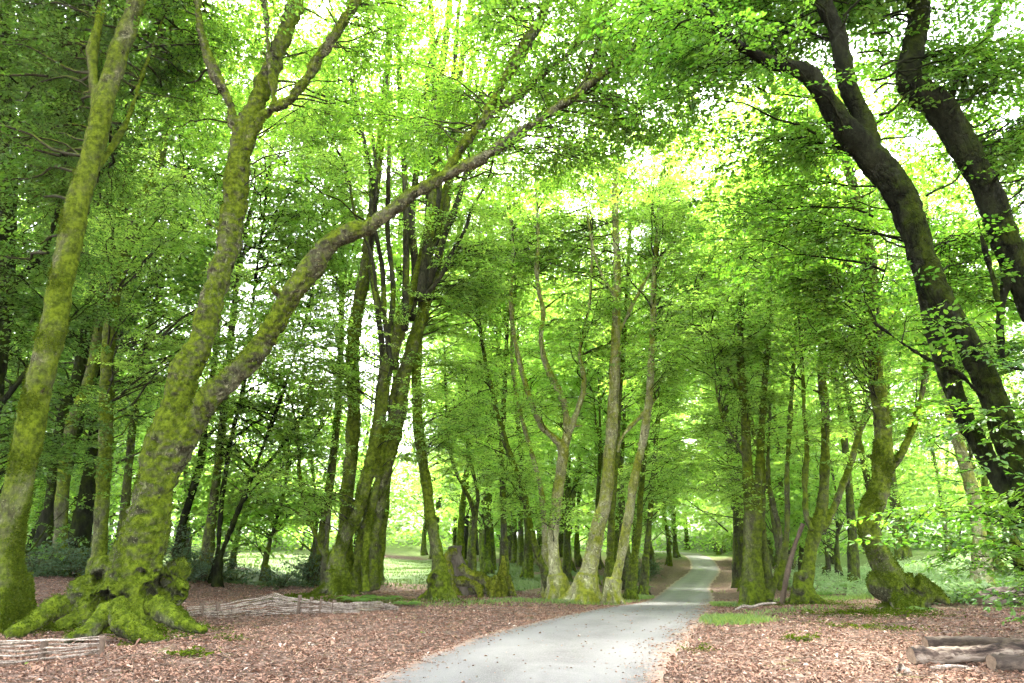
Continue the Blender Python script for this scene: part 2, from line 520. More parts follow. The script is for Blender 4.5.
# lane: strip across the centreline, slightly cambered, edges just under the litter
def build_lane():
    C = catmull(LP, 40)
    C = C[C[:, 1] < 220]
    T = np.gradient(C[:, :2], axis=0); T /= np.linalg.norm(T, axis=1)[:, None]
    N = np.stack([T[:, 1], -T[:, 0]], 1)
    k = 11
    us = np.linspace(0, 1, k)
    V = []; 
    s = np.concatenate([[0], np.cumsum(np.linalg.norm(np.diff(C[:, :2], axis=0), axis=1))])
    for i, c in enumerate(C):
        w = lane_w(c[1]) + 0.25
        for q, u in enumerate(us):
            off = (u - 0.5) * w
            if q in (0, k - 1):
                off += 0.05 * math.sin(s[i] * 1.7 + q) + 0.04 * math.sin(s[i] * 4.1 + 2 * q)
            x, y = c[0] + N[i, 0] * off, c[1] + N[i, 1] * off
            z = float(H(x, y)) + 0.035 * (1 - (2 * u - 1) ** 4) + 0.012
            V.append((x, y, z))
    V = np.array(V)
    n = len(C)
    ii = (np.arange(n - 1)[:, None] * k + np.arange(k - 1)[None]).ravel()
    F = np.stack([ii, ii + 1, ii + k + 1, ii + k], -1)
    m = mesh_q('lane', V, F)
    uv = m.uv_layers.new(name='UVMap')
    U = np.stack([np.tile(us, n), np.repeat(s, k)], 1)
    uv.data.foreach_set('uv', U[F.ravel()].astype(np.float32).ravel())
    tag(link('lane', m, M['asphalt']), kind='structure')
build_lane()

def build_lawn():
    # sunlit clearing beyond the trees on the left: an irregular patch lying on the terrain
    cx, cy = -21, 51
    a = np.linspace(0, 2 * np.pi, 72, endpoint=False)
    rr = 1 + 0.05 * np.sin(3 * a + 1) + 0.04 * np.sin(7 * a) + 0.03 * np.sin(11 * a + 2)
    rings = np.linspace(0, 1, 34)[1:]
    V = [(cx, cy, float(H(cx, cy)) + 0.05)]
    V = [np.array(V)]
    for r in rings:
        x = cx + np.sign(np.cos(a)) * np.abs(np.cos(a)) ** 0.7 * 26 * rr * r
        y = cy + np.sign(np.sin(a)) * np.abs(np.sin(a)) ** 0.7 * 24 * rr * r
        V.append(np.stack([x, y, H(x, y) + (0.05 if r < 1 else -0.05)], 1))
    V = np.vstack(V)
    F = []
    n = 72
    for k in range(len(rings) - 1):
        for j in range(n):
            F.append((1 + k * n + j, 1 + (k + 1) * n + j, 1 + (k + 1) * n + (j + 1) % n, 1 + k * n + (j + 1) % n))
    for j in range(0, n, 2):
        F.append((0, 1 + j, 1 + (j + 1) % n, 1 + (j + 2) % n))
    tag(link('lawn', mesh_q('lawn', V, np.array(F)), M['lawn']), kind='structure')
build_lawn()

# ------------------------------------------------------------------ leaves and sprays
def leaf_shape(mode):
    if mode == 'near':       # pointed oval, folded on its midrib
        V = np.array([(0, 0, 0), (0.55, 0, -0.02), (1.0, 0, -0.10), (0.22, 0.24, 0.05), (0.62, 0.27, 0.05), (0.22, -0.24, 0.05), (0.62, -0.27, 0.05)], float)
        F = np.array([(0, 1, 4, 3), (1, 2, 4, 4), (0, 5, 6, 1), (1, 6, 2, 2)])
        F = np.array([(0, 1, 4, 3), (0, 5, 6, 1), (1, 6, 2, 4)])
    elif mode == 'mid':
        V = np.array([(0, 0, 0), (1.0, 0, -0.08), (0.35, 0.27, 0.05), (0.35, -0.27, 0.05), (0.7, 0.2, 0.02), (0.7, -0.2, 0.02)], float)
        F = np.array([(0, 3, 5, 1), (0, 1, 4, 2)])
    else:
        V = np.array([(0, 0, 0), (0.5, -0.30, 0.04), (1.0, 0, -0.06), (0.5, 0.30, 0.04)], float)
        F = np.array([(0, 1, 2, 3)])
    return V, F

def rotz(a):
    c, s = math.cos(a), math.sin(a)
    return np.array([(c, -s, 0), (s, c, 0), (0, 0, 1.0)])
def rotx(a):
    c, s = math.cos(a), math.sin(a)
    return np.array([(1, 0, 0), (0, c, -s), (0, s, c.real)], float)
def roty(a):
    c, s = math.cos(a), math.sin(a)
    return np.array([(c, 0, s), (0, 1.0, 0), (-s, 0, c)])

def spray_template(r, mode, leaf, step, L=1.0, flat=0.3):
    """A flat beech spray along +X: leaves plus twig polylines."""
    LV, LF = leaf_shape(mode)
    Vs, Fs, tw = [], [], []
    o = 0
    def droop(x): return -0.12 * x * x / L
    def put(p, a):
        nonlocal o
        s = leaf * r.uniform(0.75, 1.2)
        m = rotz(a) @ roty(r.normal(0.15, 0.3)) @ rotx(r.normal(0, flat))
        Vs.append((LV * s) @ m.T + p); Fs.append(LF + o); o += len(LV)
    def twig(p0, a, ln):
        n = max(2, int(ln / step))
        curve = r.normal(0, 0.25)
        p = np.array(p0, float); ang = a
        pts = [p.copy()]
        for i in range(n):
            ang += curve / n
            p = p + np.array([math.cos(ang), math.sin(ang), 0]) * step
            p[2] = droop(math.hypot(p[0], p[1])) + r.normal(0, 0.008)
            pts.append(p.copy())
            side = 1 if i % 2 else -1
            put(p, ang + side * r.uniform(0.6, 1.1))
            if r.random() < 0.35: put(p, ang - side * r.uniform(0.6, 1.1))
        put(p, ang)
        tw.append(np.array(pts))
    main = np.linspace(0, L, int(L / step) + 1)
    bend = r.normal(0, 0.12)
    mp = np.stack([main, bend * main ** 2, droop(main)], 1)
    tw.append(mp)
    for i, p in enumerate(mp[1:], 1):
        t = i / len(mp)
        side = 1 if i % 2 else -1
        if t < 0.9 and i % 2 == 0 or t > 0.2 and r.random() < 0.35:
            twig(p, (1 if (i // 2) % 2 else -1) * r.uniform(0.6, 0.95), (0.58 * (1 - t) + 0.12) * L * r.uniform(0.8, 1.15))
        else:
            put(p, side * r.uniform(0.6, 1.1))
    put(mp[-1], 0)
    tv = []
    for q in tw:
        if len(q) > 5: q = q[::2] if len(q) % 2 else np.vstack([q[:-1:2], q[-1:]])
        tv.append(tube(q, np.linspace(0.006, 0.0025, len(q)), 3, res=1, cap=False))
    return np.vstack(Vs), np.vstack(Fs), len(LF), merge(tv)

def template_set(seed, n, mode, leaf, step, L=1.0, flat=0.3):
    r = np.random.default_rng(seed)
    return [spray_template(r, mode, leaf, step, L, flat) for _ in range(n)]

TS = {
    'near': template_set(1, 8, 'near', 0.085, 0.075),
    'hero': template_set(2, 10, 'mid', 0.095, 0.085),
    'far': template_set(3, 8, 'far', 0.165, 0.15, 1.3, 0.35),
    'holly': template_set(4, 6, 'mid', 0.07, 0.07, 0.6, 0.8),
}

def place_sprays(tset, P, D, U, S, r, twigs=True):
    """Instantiate spray templates into big arrays. P pos, D direction, U up, S scale."""
    P = np.asarray(P); D = np.asarray(D); U = np.asarray(U); S = np.asarray(S)
    D = D / (np.linalg.norm(D, axis=1)[:, None] + 1e-9)
    N2 = np.cross(U, D); N2 /= np.linalg.norm(N2, axis=1)[:, None] + 1e-9
    N3 = np.cross(D, N2)
    Rm = np.stack([D, N2, N3], 2) * S[:, None, None]
    pick = r.integers(0, len(tset), len(P))
    Vs, Fs, Ts, TV, TF = [], [], [], [], []
    o = ot = 0
    for k, (lv, lf, per, (tv, tf)) in enumerate(tset):
        w = np.where(pick == k)[0]
        if not len(w): continue
        v = np.einsum('nij,vj->nvi', Rm[w], lv) + P[w][:, None]
        f = lf[None] + (np.arange(len(w)) * len(lv))[:, None, None] + o
        Vs.append(v.reshape(-1, 3)); Fs.append(f.reshape(-1, 4)); o += len(w) * len(lv)
        nl = len(lf) // per
        base = r.normal(0.5, 0.16, len(w))
        t = np.clip(base[:, None] + r.normal(0, 0.17, (len(w), nl)), 0, 1)
        Ts.append(np.repeat(t.reshape(-1), per))
        if twigs:
            v = np.einsum('nij,vj->nvi', Rm[w], tv) + P[w][:, None]
            f = tf[None] + (np.arange(len(w)) * len(tv))[:, None, None] + ot
            TV.append(v.reshape(-1, 3)); TF.append(f.reshape(-1, 4)); ot += len(w) * len(tv)
    leaves = (np.vstack(Vs), np.vstack(Fs), np.concatenate(Ts))
    return leaves, ((np.vstack(TV), np.vstack(TF)) if twigs else None)

def bough_curve(A, E, lift, r):
    L = np.linalg.norm(E - A)
    mid = A * 0.5 + E * 0.5 + np.array([r.normal(0, 0.06) * L, r.normal(0, 0.06) * L, lift * L])
    t = np.linspace(0, 1, 8)[:, None]
    C = A * (1 - t) ** 2 + 2 * mid * t * (1 - t) + E * t ** 2
    C[1:-1] += r.normal(0, 0.018 * L, (6, 3))
    return C

def foliage(limbs, ells, tset, r, ns=9, scale=1.0, maxlen=4.5, twigs=True, flat=0.28, droop=-0.12, thick=1.0):
    """limbs: list of (P, rad) arrays. ells: (center, radii(3), n boughs). Returns leaves, wood."""
    LPts = np.vstack([p for p, _ in limbs]); LR = np.concatenate([q for _, q in limbs])
    P, D, U, S = [], [], [], []
    wood = []
    for c, rad, n in ells:
        for _ in range(n):
            u = r.normal(size=3); u /= np.linalg.norm(u)
            E = c + np.clip(r.normal(size=3) * 0.56, -1.45, 1.45) * rad
            dv = LPts - E
            dist = np.linalg.norm(dv, axis=1) + 1.5 * np.maximum(0, dv[:, 2] + 0.7) + r.uniform(0, 2.6, len(dv))
            k = int(np.argmin(dist))
            A = LPts[k]
            L = np.linalg.norm(E - A)
            if L > maxlen:
                A = E + (A - E) * (maxlen / L); L = maxlen
            if L < 0.3: continue
            C = bough_curve(A, E, r.uniform(0.02, 0.16), r)
            r0 = min(LR[k] * 0.6, 0.005 + 0.0075 * L) * thick
            wood.append(tube(C, np.linspace(r0, 0.005, len(C)), 5, res=2, cap=False))
            m = max(3, int(ns * r.uniform(0.7, 1.3) * (0.45 + 0.2 * L)))
            T = np.gradient(C, axis=0)
            for q in range(m):
                t = r.uniform(0.22, 1.0) if q else 1.0
                x = t * (len(C) - 1); i = min(int(x), len(C) - 2); f = x - i
                p = C[i] * (1 - f) + C[i + 1] * f
                d = T[i] / (np.linalg.norm(T[i]) + 1e-9)
                h = np.array([d[0], d[1], 0]); hn = np.linalg.norm(h)
                h = h / hn if hn > 0.15 else np.array([math.cos(q * 2.4), math.sin(q * 2.4), 0])
                a = r.choice([-1, 1]) * r.uniform(0.3, 1.2) if q else 0
                h = rotz(a) @ h
                h[2] = d[2] * 0.35 + r.normal(droop, 0.22)
                P.append(p); D.append(h)
                U.append((r.normal(0, flat), r.normal(0, flat), 1.0))
                S.append(scale * r.uniform(0.65, 1.2))
    leaves, tw = place_sprays(tset, np.array(P), np.array(D), np.array(U), np.array(S), r, twigs)
    if tw is not None: wood.append(tw)
    return leaves, merge(wood)

# ------------------------------------------------------------------ trees placed from the picture
def px_limb(pts, Y, extend=0.0):
    """pts: (px, py, width px[, dY]) -> world polyline and radii."""
    P, Q = [], []
    for t in pts:
        p = at(t[0], t[1], Y + (t[3] if len(t) > 3 else 0.0))
        P.append(p); Q.append(0.5 * t[2] * depth_of(p) / FPX)
    P = np.array(P); Q = np.array(Q)
    if extend:
        d = P[-1] - P[-2]; d /= np.linalg.norm(d)
        for k in range(1, 3):
            P = np.vstack([P, P[-1] + d * extend * 0.5 + np.array([0, 0, 0.05 * extend])])
            Q = np.append(Q, Q[-1] * 0.72)
    return P, Q

def roots(c, r0, n, r, spread=2.2, h=0.7, thick=0.38, a0=None):
    out = []
    for k in range(n):
        a = (a0 or 0) + 2 * np.pi * k / n + r.normal(0, 0.25)
        d = np.array([math.cos(a), math.sin(a), 0])
        sp = spread * r0 * r.uniform(0.75, 1.3)
        b = rotz(r.normal(0, 0.35)) @ d
        p = [c + d * r0 * 0.25 + np.array([0, 0, h * r.uniform(0.8, 1.3)]),
             c + d * r0 * 0.85 + np.array([0, 0, h * 0.38]),
             c + d * r0 * 0.9 + b * (sp - r0) * 0.5, c + d * r0 * 0.9 + b * (sp - r0)]
        for q in (2, 3):
            p[q][2] = H(p[q][0], p[q][1]) + (0.06 if q == 2 else -0.10)
        t = thick * r0
        out.append(tube(np.array(p), [t, t * 0.95, t * 0.6, t * 0.3], 8, res=6))
    return out

def smooth_limb(P, Q, n=6):
    C = catmull(P, n)
    return C, np.interp(np.linspace(0, len(P) - 1, len(C)), np.arange(len(P)), Q)

def moss_on(me, n, parent, seed, size=(.018, .045)):
    # cushions of moss: tiny leaves standing off the bark where the surface faces up or the clumps of noise fall
    r = np.random.default_rng(seed + 900)
    k = len(me.vertices)
    co = np.empty(k * 3, np.float32); me.vertices.foreach_get('co', co); co = co.reshape(-1, 3)
    no = np.empty(k * 3, np.float32); me.vertex_normals.foreach_get('vector', no); no = no.reshape(-1, 3)
    f = wob(co[:, 0] + co[:, 2] * .4, co[:, 1] - co[:, 2] * .5, 1.1, seed) + 1.1 * no[:, 2] + .25 - .12 * np.maximum(0, co[:, 2] - 1.5)
    f = np.clip(f, 0, 1) ** 1.5 * (co[:, 2] > -.1) * (co[:, 2] < 9) * np.where(no[:, 1] > .55, .05, 1)
    i = r.choice(k, n, p=f / f.sum())
    P = co[i] + r.normal(0, .015, (n, 3)); N = no[i]
    D = N * .5 + r.normal(0, .6, (n, 3)); D /= np.linalg.norm(D, axis=1)[:, None]
    U = r.normal(size=(n, 3)); N2 = np.cross(U, D); N2 /= np.linalg.norm(N2, axis=1)[:, None]; N3 = np.cross(D, N2)
    LV, LF = leaf_shape('far')
    Rm = np.stack([D, N2, N3], 2) * r.uniform(*size, n)[:, None, None]
    V = (np.einsum('nij,vj->nvi', Rm, LV) + P[:, None]).reshape(-1, 3)
    F = (LF[None] + (np.arange(n) * len(LV))[:, None, None]).reshape(-1, 4)
    o = link('moss', mesh_q('moss', V, F, np.clip(r.normal(.5, .25, n), 0, 1), smooth=False), M['moss'], parent)
    o['kind'] = 'stuff'

def picture_tree(name, label, base, stems, crown=(), bark='bark_mossy', leaf='leaf', tset='hero', voxel=0.035,
                 nroot=5, Y=None, spread=2.1, rooth=0.7, extra_roots=(), seed=1, ns=9, scale=1.0, relief=((0.6, 0.05), (0.14, 0.018)),
                 fan=None, extend=2.0, group=None, maxlen=4.5, flat=0.28, droop=-0.12, cat='tree', lumps=(), dents=(), moss=0):
    r = np.random.default_rng(seed)
    if leaf == 'leaf' and Y is not None and Y > 20.2: leaf = 'leaf_lit'  # crowns farther back take the leaf with painted-in brightness
    b = ground_at(*base) if Y is None else None
    if b is None:
        p = at(base[0], base[1], Y); b = np.array([p[0], p[1], float(H(p[0], p[1]))])
    Yb = b[1]
    t = thing(name, label, cat, b, group)
    limbs, thick, thin = [], [], []
    first = None
    for s in stems:
        P, Q = px_limb(s, Yb, extend if s[-1][1] < 150 else 0.6)
        limbs.append((P, Q))
        (thick if Q.max() > 2.0 * voxel else thin).append((P, Q))
        if first is None: first = (P, Q)
    if fan:
        for (ox, oy, tx, ty, w, bend) in fan:
            n = 7
            q = []
            for k in range(n):
                f = k / (n - 1)
                q.append((ox + (tx - ox) * f + bend * math.sin(f * 3.14) + r.normal(0, 2.5), oy + (ty - oy) * f, w * (1 - 0.6 * f), r.normal(0, 0.12) + f * r.normal(0, 1.2)))
            P, Q = px_limb(q, Yb)
            limbs.append((P, Q)); thin.append((P, Q))
    parts = []
    for P, Q in thick:
        Pl, Ql = P - b, Q
        parts.append(tube(Pl, np.maximum(Ql * 0.82 - 0.25 * voxel, voxel), 12, jit=0.03, res=8, seed=seed))
    # knots and broken stubs
    for P, Q in thick:
        if P[-1][2] - P[0][2] < 2 or Q[0] < .09: continue
        for q in range(6):
            x = r.uniform(.12, .8) * (len(P) - 1); i = int(x); f = x - i
            c = P[i] * (1 - f) + P[i + 1] * f - b; ra = (Q[i] * (1 - f) + Q[i + 1] * f) * .8
            T = P[i + 1] - P[i]; T /= np.linalg.norm(T)
            d = np.cross(T, r.normal(size=3)); d /= np.linalg.norm(d)
            if q < 4:
                g = ra * r.uniform(.25, .42); c = c + d * ra * .72
                parts.append(tube(np.array([c - T * g * 1.1, c - T * g * .5, c, c + T * g * .6, c + T * g * 1.1]), [g * .4, g * .85, g, g * .8, g * .35], 10, res=3))
            else:
                g = max(ra * .17, voxel * .9); e = d + T * r.uniform(.1, .6)
                parts.append(tube(np.array([c, c + e * (ra + .05), c + e * (ra + r.uniform(.10, .28))]), [g * 1.6, g * 1.1, g * .8], 8, res=3))
    # foot of the trunk: down into the soil, then roots
    r0 = first[1][0]
    c0 = np.array([first[0][0][0], first[0][0][1], b[2]])
    rel = lambda V: (V[0] - b, V[1])
    if nroot:
        for q in roots(c0, r0, nroot, r, spread, rooth): parts.append(rel(q))
    parts.append(rel(tube(np.array([c0 + (0, 0, -0.35), c0 + (0, 0, 0.1), first[0][min(1, len(first[0]) - 1)]]),
                          [r0 * 1.25, r0 * 1.1, first[1][1]], 12, res=5)))
    for P, Q in extra_roots:
        parts.append(rel(tube(np.array(P), Q, 10, res=6)))
    for (px, py, dY, w) in lumps:
        p = at(px, py, Yb + dY); ra = 0.5 * w * depth_of(p) / FPX
        parts.append(rel(tube(np.array([p - (0, 0, ra * .8), p - (0, 0, ra * .4), p, p + (0, 0, ra * .5), p + (0, 0, ra * .85)]), [ra * .5, ra * .9, ra, ra * .85, ra * .4], 12, res=3)))
    dd = []
    for (px, py, dY, w, dp) in dents:
        p = at(px, py, Yb + dY); dd.append((p - b, .5 * w * depth_of(p) / FPX, dp, ray(px, py)))
    me = fuse(parts, voxel, relief, dents=dd)
    link('trunk', me, M[bark], t)
    if moss: moss_on(me, moss, t, seed)
    wood = [tube(P - b, Q, 7, jit=0.04, res=6, seed=seed) for P, Q in thin]
    if crown:
        fine = [smooth_limb(P, Q) for P, Q in limbs]
        ells = []
        for e in crown:
            px, py, dY, rx, ry, rd, n = e
            c = at(px, py, Yb + dY); s = depth_of(c) / FPX
            ells.append((c, np.array([rx * s, rd, ry * s]), n))
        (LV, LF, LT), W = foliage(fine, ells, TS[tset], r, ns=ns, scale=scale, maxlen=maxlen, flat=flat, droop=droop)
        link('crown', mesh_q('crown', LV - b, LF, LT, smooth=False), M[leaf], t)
        wood.append((W[0] - b, W[1]))
    if wood:
        V, F = merge(wood)
        link('bough', mesh_q('bough', V, F), M['bark_shaded' if bark == 'bark_shaded' else 'twig'], t)
    return t, b, limbs

# ------------------------------------------------------------------ the trees one can tell apart
# A: mossy leaning trunk at the left edge
picture_tree('beech_tree', 'tall leaning moss-covered tree trunk nearest the left edge, behind the short woven fence', (6, 630),
    [[(6, 632, 40), (8, 600, 35), (9, 541, 33), (22, 470, 32), (38, 390, 31), (52, 335, 30), (66, 260, 28), (79, 200, 27), (93, 150, 26), (105, 100, 24), (120, 50, 22), (137, 0, 20), (150, -60, 17)],
     [(98, 118, 15), (95, 90, 13), (92, 55, 12), (99, 20, 11), (105, -20, 10)],
     [(92, 178, 9, 0.1), (110, 150, 7, .5), (128, 118, 6, .8), (143, 72, 5, 1.1), (162, 22, 4, 1.5)]],
    crown=[(40, -40, 1.5, 130, 90, 3.0, 60), (40, 110, 2.5, 70, 130, 2.2, 46), (150, 40, 2.5, 90, 100, 2.5, 40), (110, -130, 0, 220, 80, 4, 50)],
    leaf='leaf_shaded', seed=11, voxel=0.03, nroot=6, spread=2.3, moss=26000)

# B: the great forked beech
picture_tree('beech_tree', 'huge old forked beech with hollow mossy roots and a limb arching over the lane', (122, 618),
    [[(124, 622, 72), (128, 596, 72), (137, 560, 62), (147, 525, 52), (155, 490, 46), (163, 455, 47), (170, 430, 46), (180, 390, 38), (190, 362, 33), (202, 335, 31), (214, 295, 30), (226, 250, 29), (235, 200, 29), (240, 160, 28), (246, 130, 27), (257, 100, 22), (275, 60, 20), (290, 20, 18), (302, -20, 16)],
     [(160, 470, 40), (180, 446, 36), (205, 405, 29, -.2), (228, 380, 27, -.3), (255, 354, 26, -.4), (274, 325, 26, -.5), (290, 298, 26, -.6), (306, 276, 26, -.7), (325, 249, 25, -.9), (342, 236, 22, -1), (369, 226, 20, -1.1), (404, 201, 17, -1.3), (449, 174, 15, -1.6), (489, 154, 14, -1.8), (519, 132, 13, -2), (540, 120, 12, -2.1), (575, 95, 11, -2.4), (620, 60, 9, -2.7), (650, 33, 8, -2.9), (687, 0, 7, -3.2)],
     [(420, 192, 12, -1.4), (444, 172, 15, -1.3), (464, 144, 15, -1.2), (484, 119, 14, -1.1), (499, 90, 13, -1), (519, 55, 13, -.8), (538, 25, 12, -.6), (552, -10, 11, -.5)],
     [(478, 128, 10, -1.1), (489, 117, 9, -1.2), (519, 95, 9, -1.4), (535, 80, 9, -1.5), (570, 52, 8, -1.8), (600, 20, 6, -2), (620, -10, 5, -2.2)],
     [(240, 150, 14), (234, 128, 13, -.1), (227, 95, 12, -.2), (214, 72, 11, -.3), (201, 30, 10, -.4), (196, -10, 9, -.5)],
     [(247, 150, 15, -.1), (252, 132, 16, -.2), (268, 112, 16, -.3), (295, 94, 14, -.5), (320, 56, 13, -.7), (342, 24, 11, -.9), (360, -8, 9, -1.1)],
     [(270, 112, 9, -.3), (274, 92, 8, -.3), (269, 55, 7, -.4), (266, 15, 7, -.4), (262, -20, 6, -.4)],
     [(658, 25, 6, -2.9), (690, 10, 4, -3), (720, 20, 3, -3.2)], [(575, 95, 5, -2.4), (590, 70, 4, -2.2), (597, 40, 3, -2)]],
    crown=[(300, -60, 0, 170, 90, 3, 50), (430, 20, 0.5, 140, 90, 2.5, 50), (560, -30, -1, 130, 70, 2.5, 60), (600, 60, -1.5, 90, 55, 1.6, 40),
           (690, -10, -2, 90, 60, 2, 50), (190, 20, 1, 80, 110, 2, 34), (570, 160, -1.6, 70, 35, 1.2, 12), (380, 120, .5, 110, 70, 1.5, 22), (650, 95, -2.3, 50, 40, 1, 10)],
    bark='bark_old', seed=12, voxel=0.026, nroot=7, spread=1.9, rooth=.8, relief=((0.8, 0.09), (0.28, 0.06), (0.1, 0.028)),
    lumps=[(86, 592, -.1, 34), (172, 592, .1, 32), (178, 570, .2, 26), (64, 608, -.2, 26), (104, 568, 0, 24)], moss=14000,
    dents=[(104, 604, 0, 20, .6), (163, 590, 0, 30, .5), (120, 600, 0, 11, .3), (150, 600, 0, 12, .3), (98, 580, 0, 11, .3), (172, 566, 0, 16, .35), (138, 575, 0, 9, .12)],
    extra_roots=[([at(118, 606, 12.0), at(128, 627, 11.5), at(166, 641, 11.0)], [.17, .13, .06]),
                 ([at(110, 608, 12.0), at(92, 629, 11.6), at(66, 640, 11.3)], [.17, .13, .06]),
                 ([at(152, 604, 12.2), at(180, 622, 11.7), at(204, 632, 11.5)], [.16, .11, .05]),
                 ([at(60, 604, 12.6), at(36, 622, 12.2), at(10, 634, 11.8)], [.17, .13, .07])])

# C: the group behind, on the far left
CY = 25.0
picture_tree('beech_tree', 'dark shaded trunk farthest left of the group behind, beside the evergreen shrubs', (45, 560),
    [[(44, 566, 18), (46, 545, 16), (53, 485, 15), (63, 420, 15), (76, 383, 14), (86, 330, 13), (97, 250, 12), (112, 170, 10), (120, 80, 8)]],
    crown=[(60, 190, 1, 90, 90, 4, 46), (60, 330, 1, 70, 60, 3, 30), (110, 90, 0, 80, 80, 4, 26)], bark='bark_shaded', leaf='leaf_shaded', Y=CY + 1, seed=21, voxel=.05)
picture_tree('beech_tree', 'slim brown leaning trunk standing against the darkest trunk at left', (60, 560),
    [[(58, 566, 20), (60, 549, 17), (63, 485, 16), (71, 427, 15), (82, 401, 15), (92, 370, 14), (98, 335, 13), (104, 285, 11), (115, 225, 10), (130, 175, 9), (142, 130, 8), (155, 70, 6)],
     [(101, 300, 7), (104, 268, 7), (113, 232, 6), (123, 204, 5), (127, 150, 4)]],
    crown=[(150, 130, 0, 70, 80, 3, 34), (120, 250, -2, 60, 50, 2, 16)], bark='bark_wood', Y=CY, seed=22, voxel=.05)
picture_tree('beech_tree', 'speckled pale and mossy trunk rising just left of the huge forked beech', (99, 565),
    [[(98, 570, 21), (99, 559, 19), (103, 485, 17), (105, 440, 17), (107, 385, 17), (111, 320, 16), (122, 265, 15), (145, 195, 14), (165, 140, 12), (180, 75, 11), (192, 25, 10), (202, -20, 8)],
     [(146, 195, 6), (160, 190, 4, -1), (180, 180, 3, -2)]],
    crown=[(175, 60, 0, 60, 80, 3, 40), (170, 215, -2, 55, 60, 2.5, 34), (210, 330, -1, 60, 45, 2, 20), (150, 380, 1, 50, 40, 3, 12)], bark='bark_old', Y=CY - 3, seed=23, voxel=.04)
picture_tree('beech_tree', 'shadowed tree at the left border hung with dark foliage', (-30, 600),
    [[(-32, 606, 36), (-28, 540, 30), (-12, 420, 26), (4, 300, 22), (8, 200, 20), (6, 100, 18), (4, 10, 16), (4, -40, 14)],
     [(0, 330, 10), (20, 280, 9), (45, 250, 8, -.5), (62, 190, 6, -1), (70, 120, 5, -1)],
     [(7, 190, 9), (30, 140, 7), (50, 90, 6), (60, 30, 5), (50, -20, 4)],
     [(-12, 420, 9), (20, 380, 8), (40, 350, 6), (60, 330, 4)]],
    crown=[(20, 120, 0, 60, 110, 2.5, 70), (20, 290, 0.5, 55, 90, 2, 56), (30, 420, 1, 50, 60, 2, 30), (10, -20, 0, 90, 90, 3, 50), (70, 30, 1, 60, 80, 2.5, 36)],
    bark='bark_shaded', leaf='leaf_shaded', Y=16.5, seed=24, voxel=.04)

# slender trees at the edge of the clearing, between the great beech and the clump
picture_tree('beech_tree', 'slim dark leaning tree at the clearing edge, right beside the great beech', (180, 560),
    [[(178, 566, 12), (182, 526, 10), (200, 465, 10), (206, 415, 9), (216, 350, 8), (222, 280, 6), (228, 200, 5), (235, 120, 4)], [(203, 440, 4), (225, 420, 3), (250, 400, 2)]],
    crown=[(225, 300, 0, 60, 70, 3, 34), (190, 250, 0, 60, 90, 3, 40), (250, 170, 0, 70, 80, 3, 44), (245, 420, 0, 40, 25, 2, 8)], bark='bark_shaded', Y=29, seed=31, voxel=.05)
picture_tree('beech_tree', 'thin upright tree with dark bare stem in front of the sunlit clearing', (216, 573),
    [[(214, 576, 9), (217, 561, 7), (223, 491, 7), (233, 430, 6), (243, 390, 6), (250, 330, 5), (258, 260, 4), (268, 180, 4), (275, 100, 3)]],
    crown=[(275, 320, 0, 55, 50, 3, 30), (280, 400, -1, 45, 30, 2, 14), (290, 230, 0, 60, 60, 3, 44), (300, 130, 0, 70, 60, 3, 44)], bark='bark_shaded', Y=27, seed=32, voxel=.045)
picture_tree('beech_tree', 'thin forking tree leaning right over the sunlit clearing', (219, 573),
    [[(218, 578, 9), (219, 561, 8), (240, 506, 7), (260, 455, 6), (275, 415, 6), (290, 370, 4), (305, 320, 4), (318, 260, 3), (325, 180, 3)], [(240, 506, 5), (262, 480, 4), (290, 465, 3), (312, 440, 2)], [(250, 480, 4), (275, 455, 3), (300, 420, 3), (318, 395, 2)]],
    crown=[(310, 380, -1, 45, 45, 2.5, 24), (290, 440, -1, 40, 25, 2, 12), (325, 270, 0, 50, 50, 3, 30), (335, 190, 0, 50, 50, 3, 26), (215, 400, 0, 40, 35, 2, 14)], bark='bark_shaded', Y=26, seed=33, voxel=.045)
picture_tree('beech_tree', 'thin tree with an upswept curved side branch, left of the five-stemmed clump', (326, 575),
    [[(325, 580, 9), (326, 551, 8), (330, 500, 7), (333, 465, 7), (338, 420, 6), (340, 350, 5), (345, 280, 4)], [(324, 556, 6), (316, 538, 7), (306, 505, 6), (300, 480, 6), (298, 440, 5), (290, 400, 4), (270, 370, 3)], [(316, 530, 5), (290, 508, 3), (262, 502, 3), (240, 490, 2)]],
    crown=[(280, 360, 0, 45, 40, 2.5, 22), (330, 300, 0, 40, 60, 2.5, 26), (260, 490, 0, 35, 22, 1.5, 9), (320, 430, -1, 30, 25, 1.5, 8)], bark='bark_wood', Y=27, seed=34, voxel=.045)

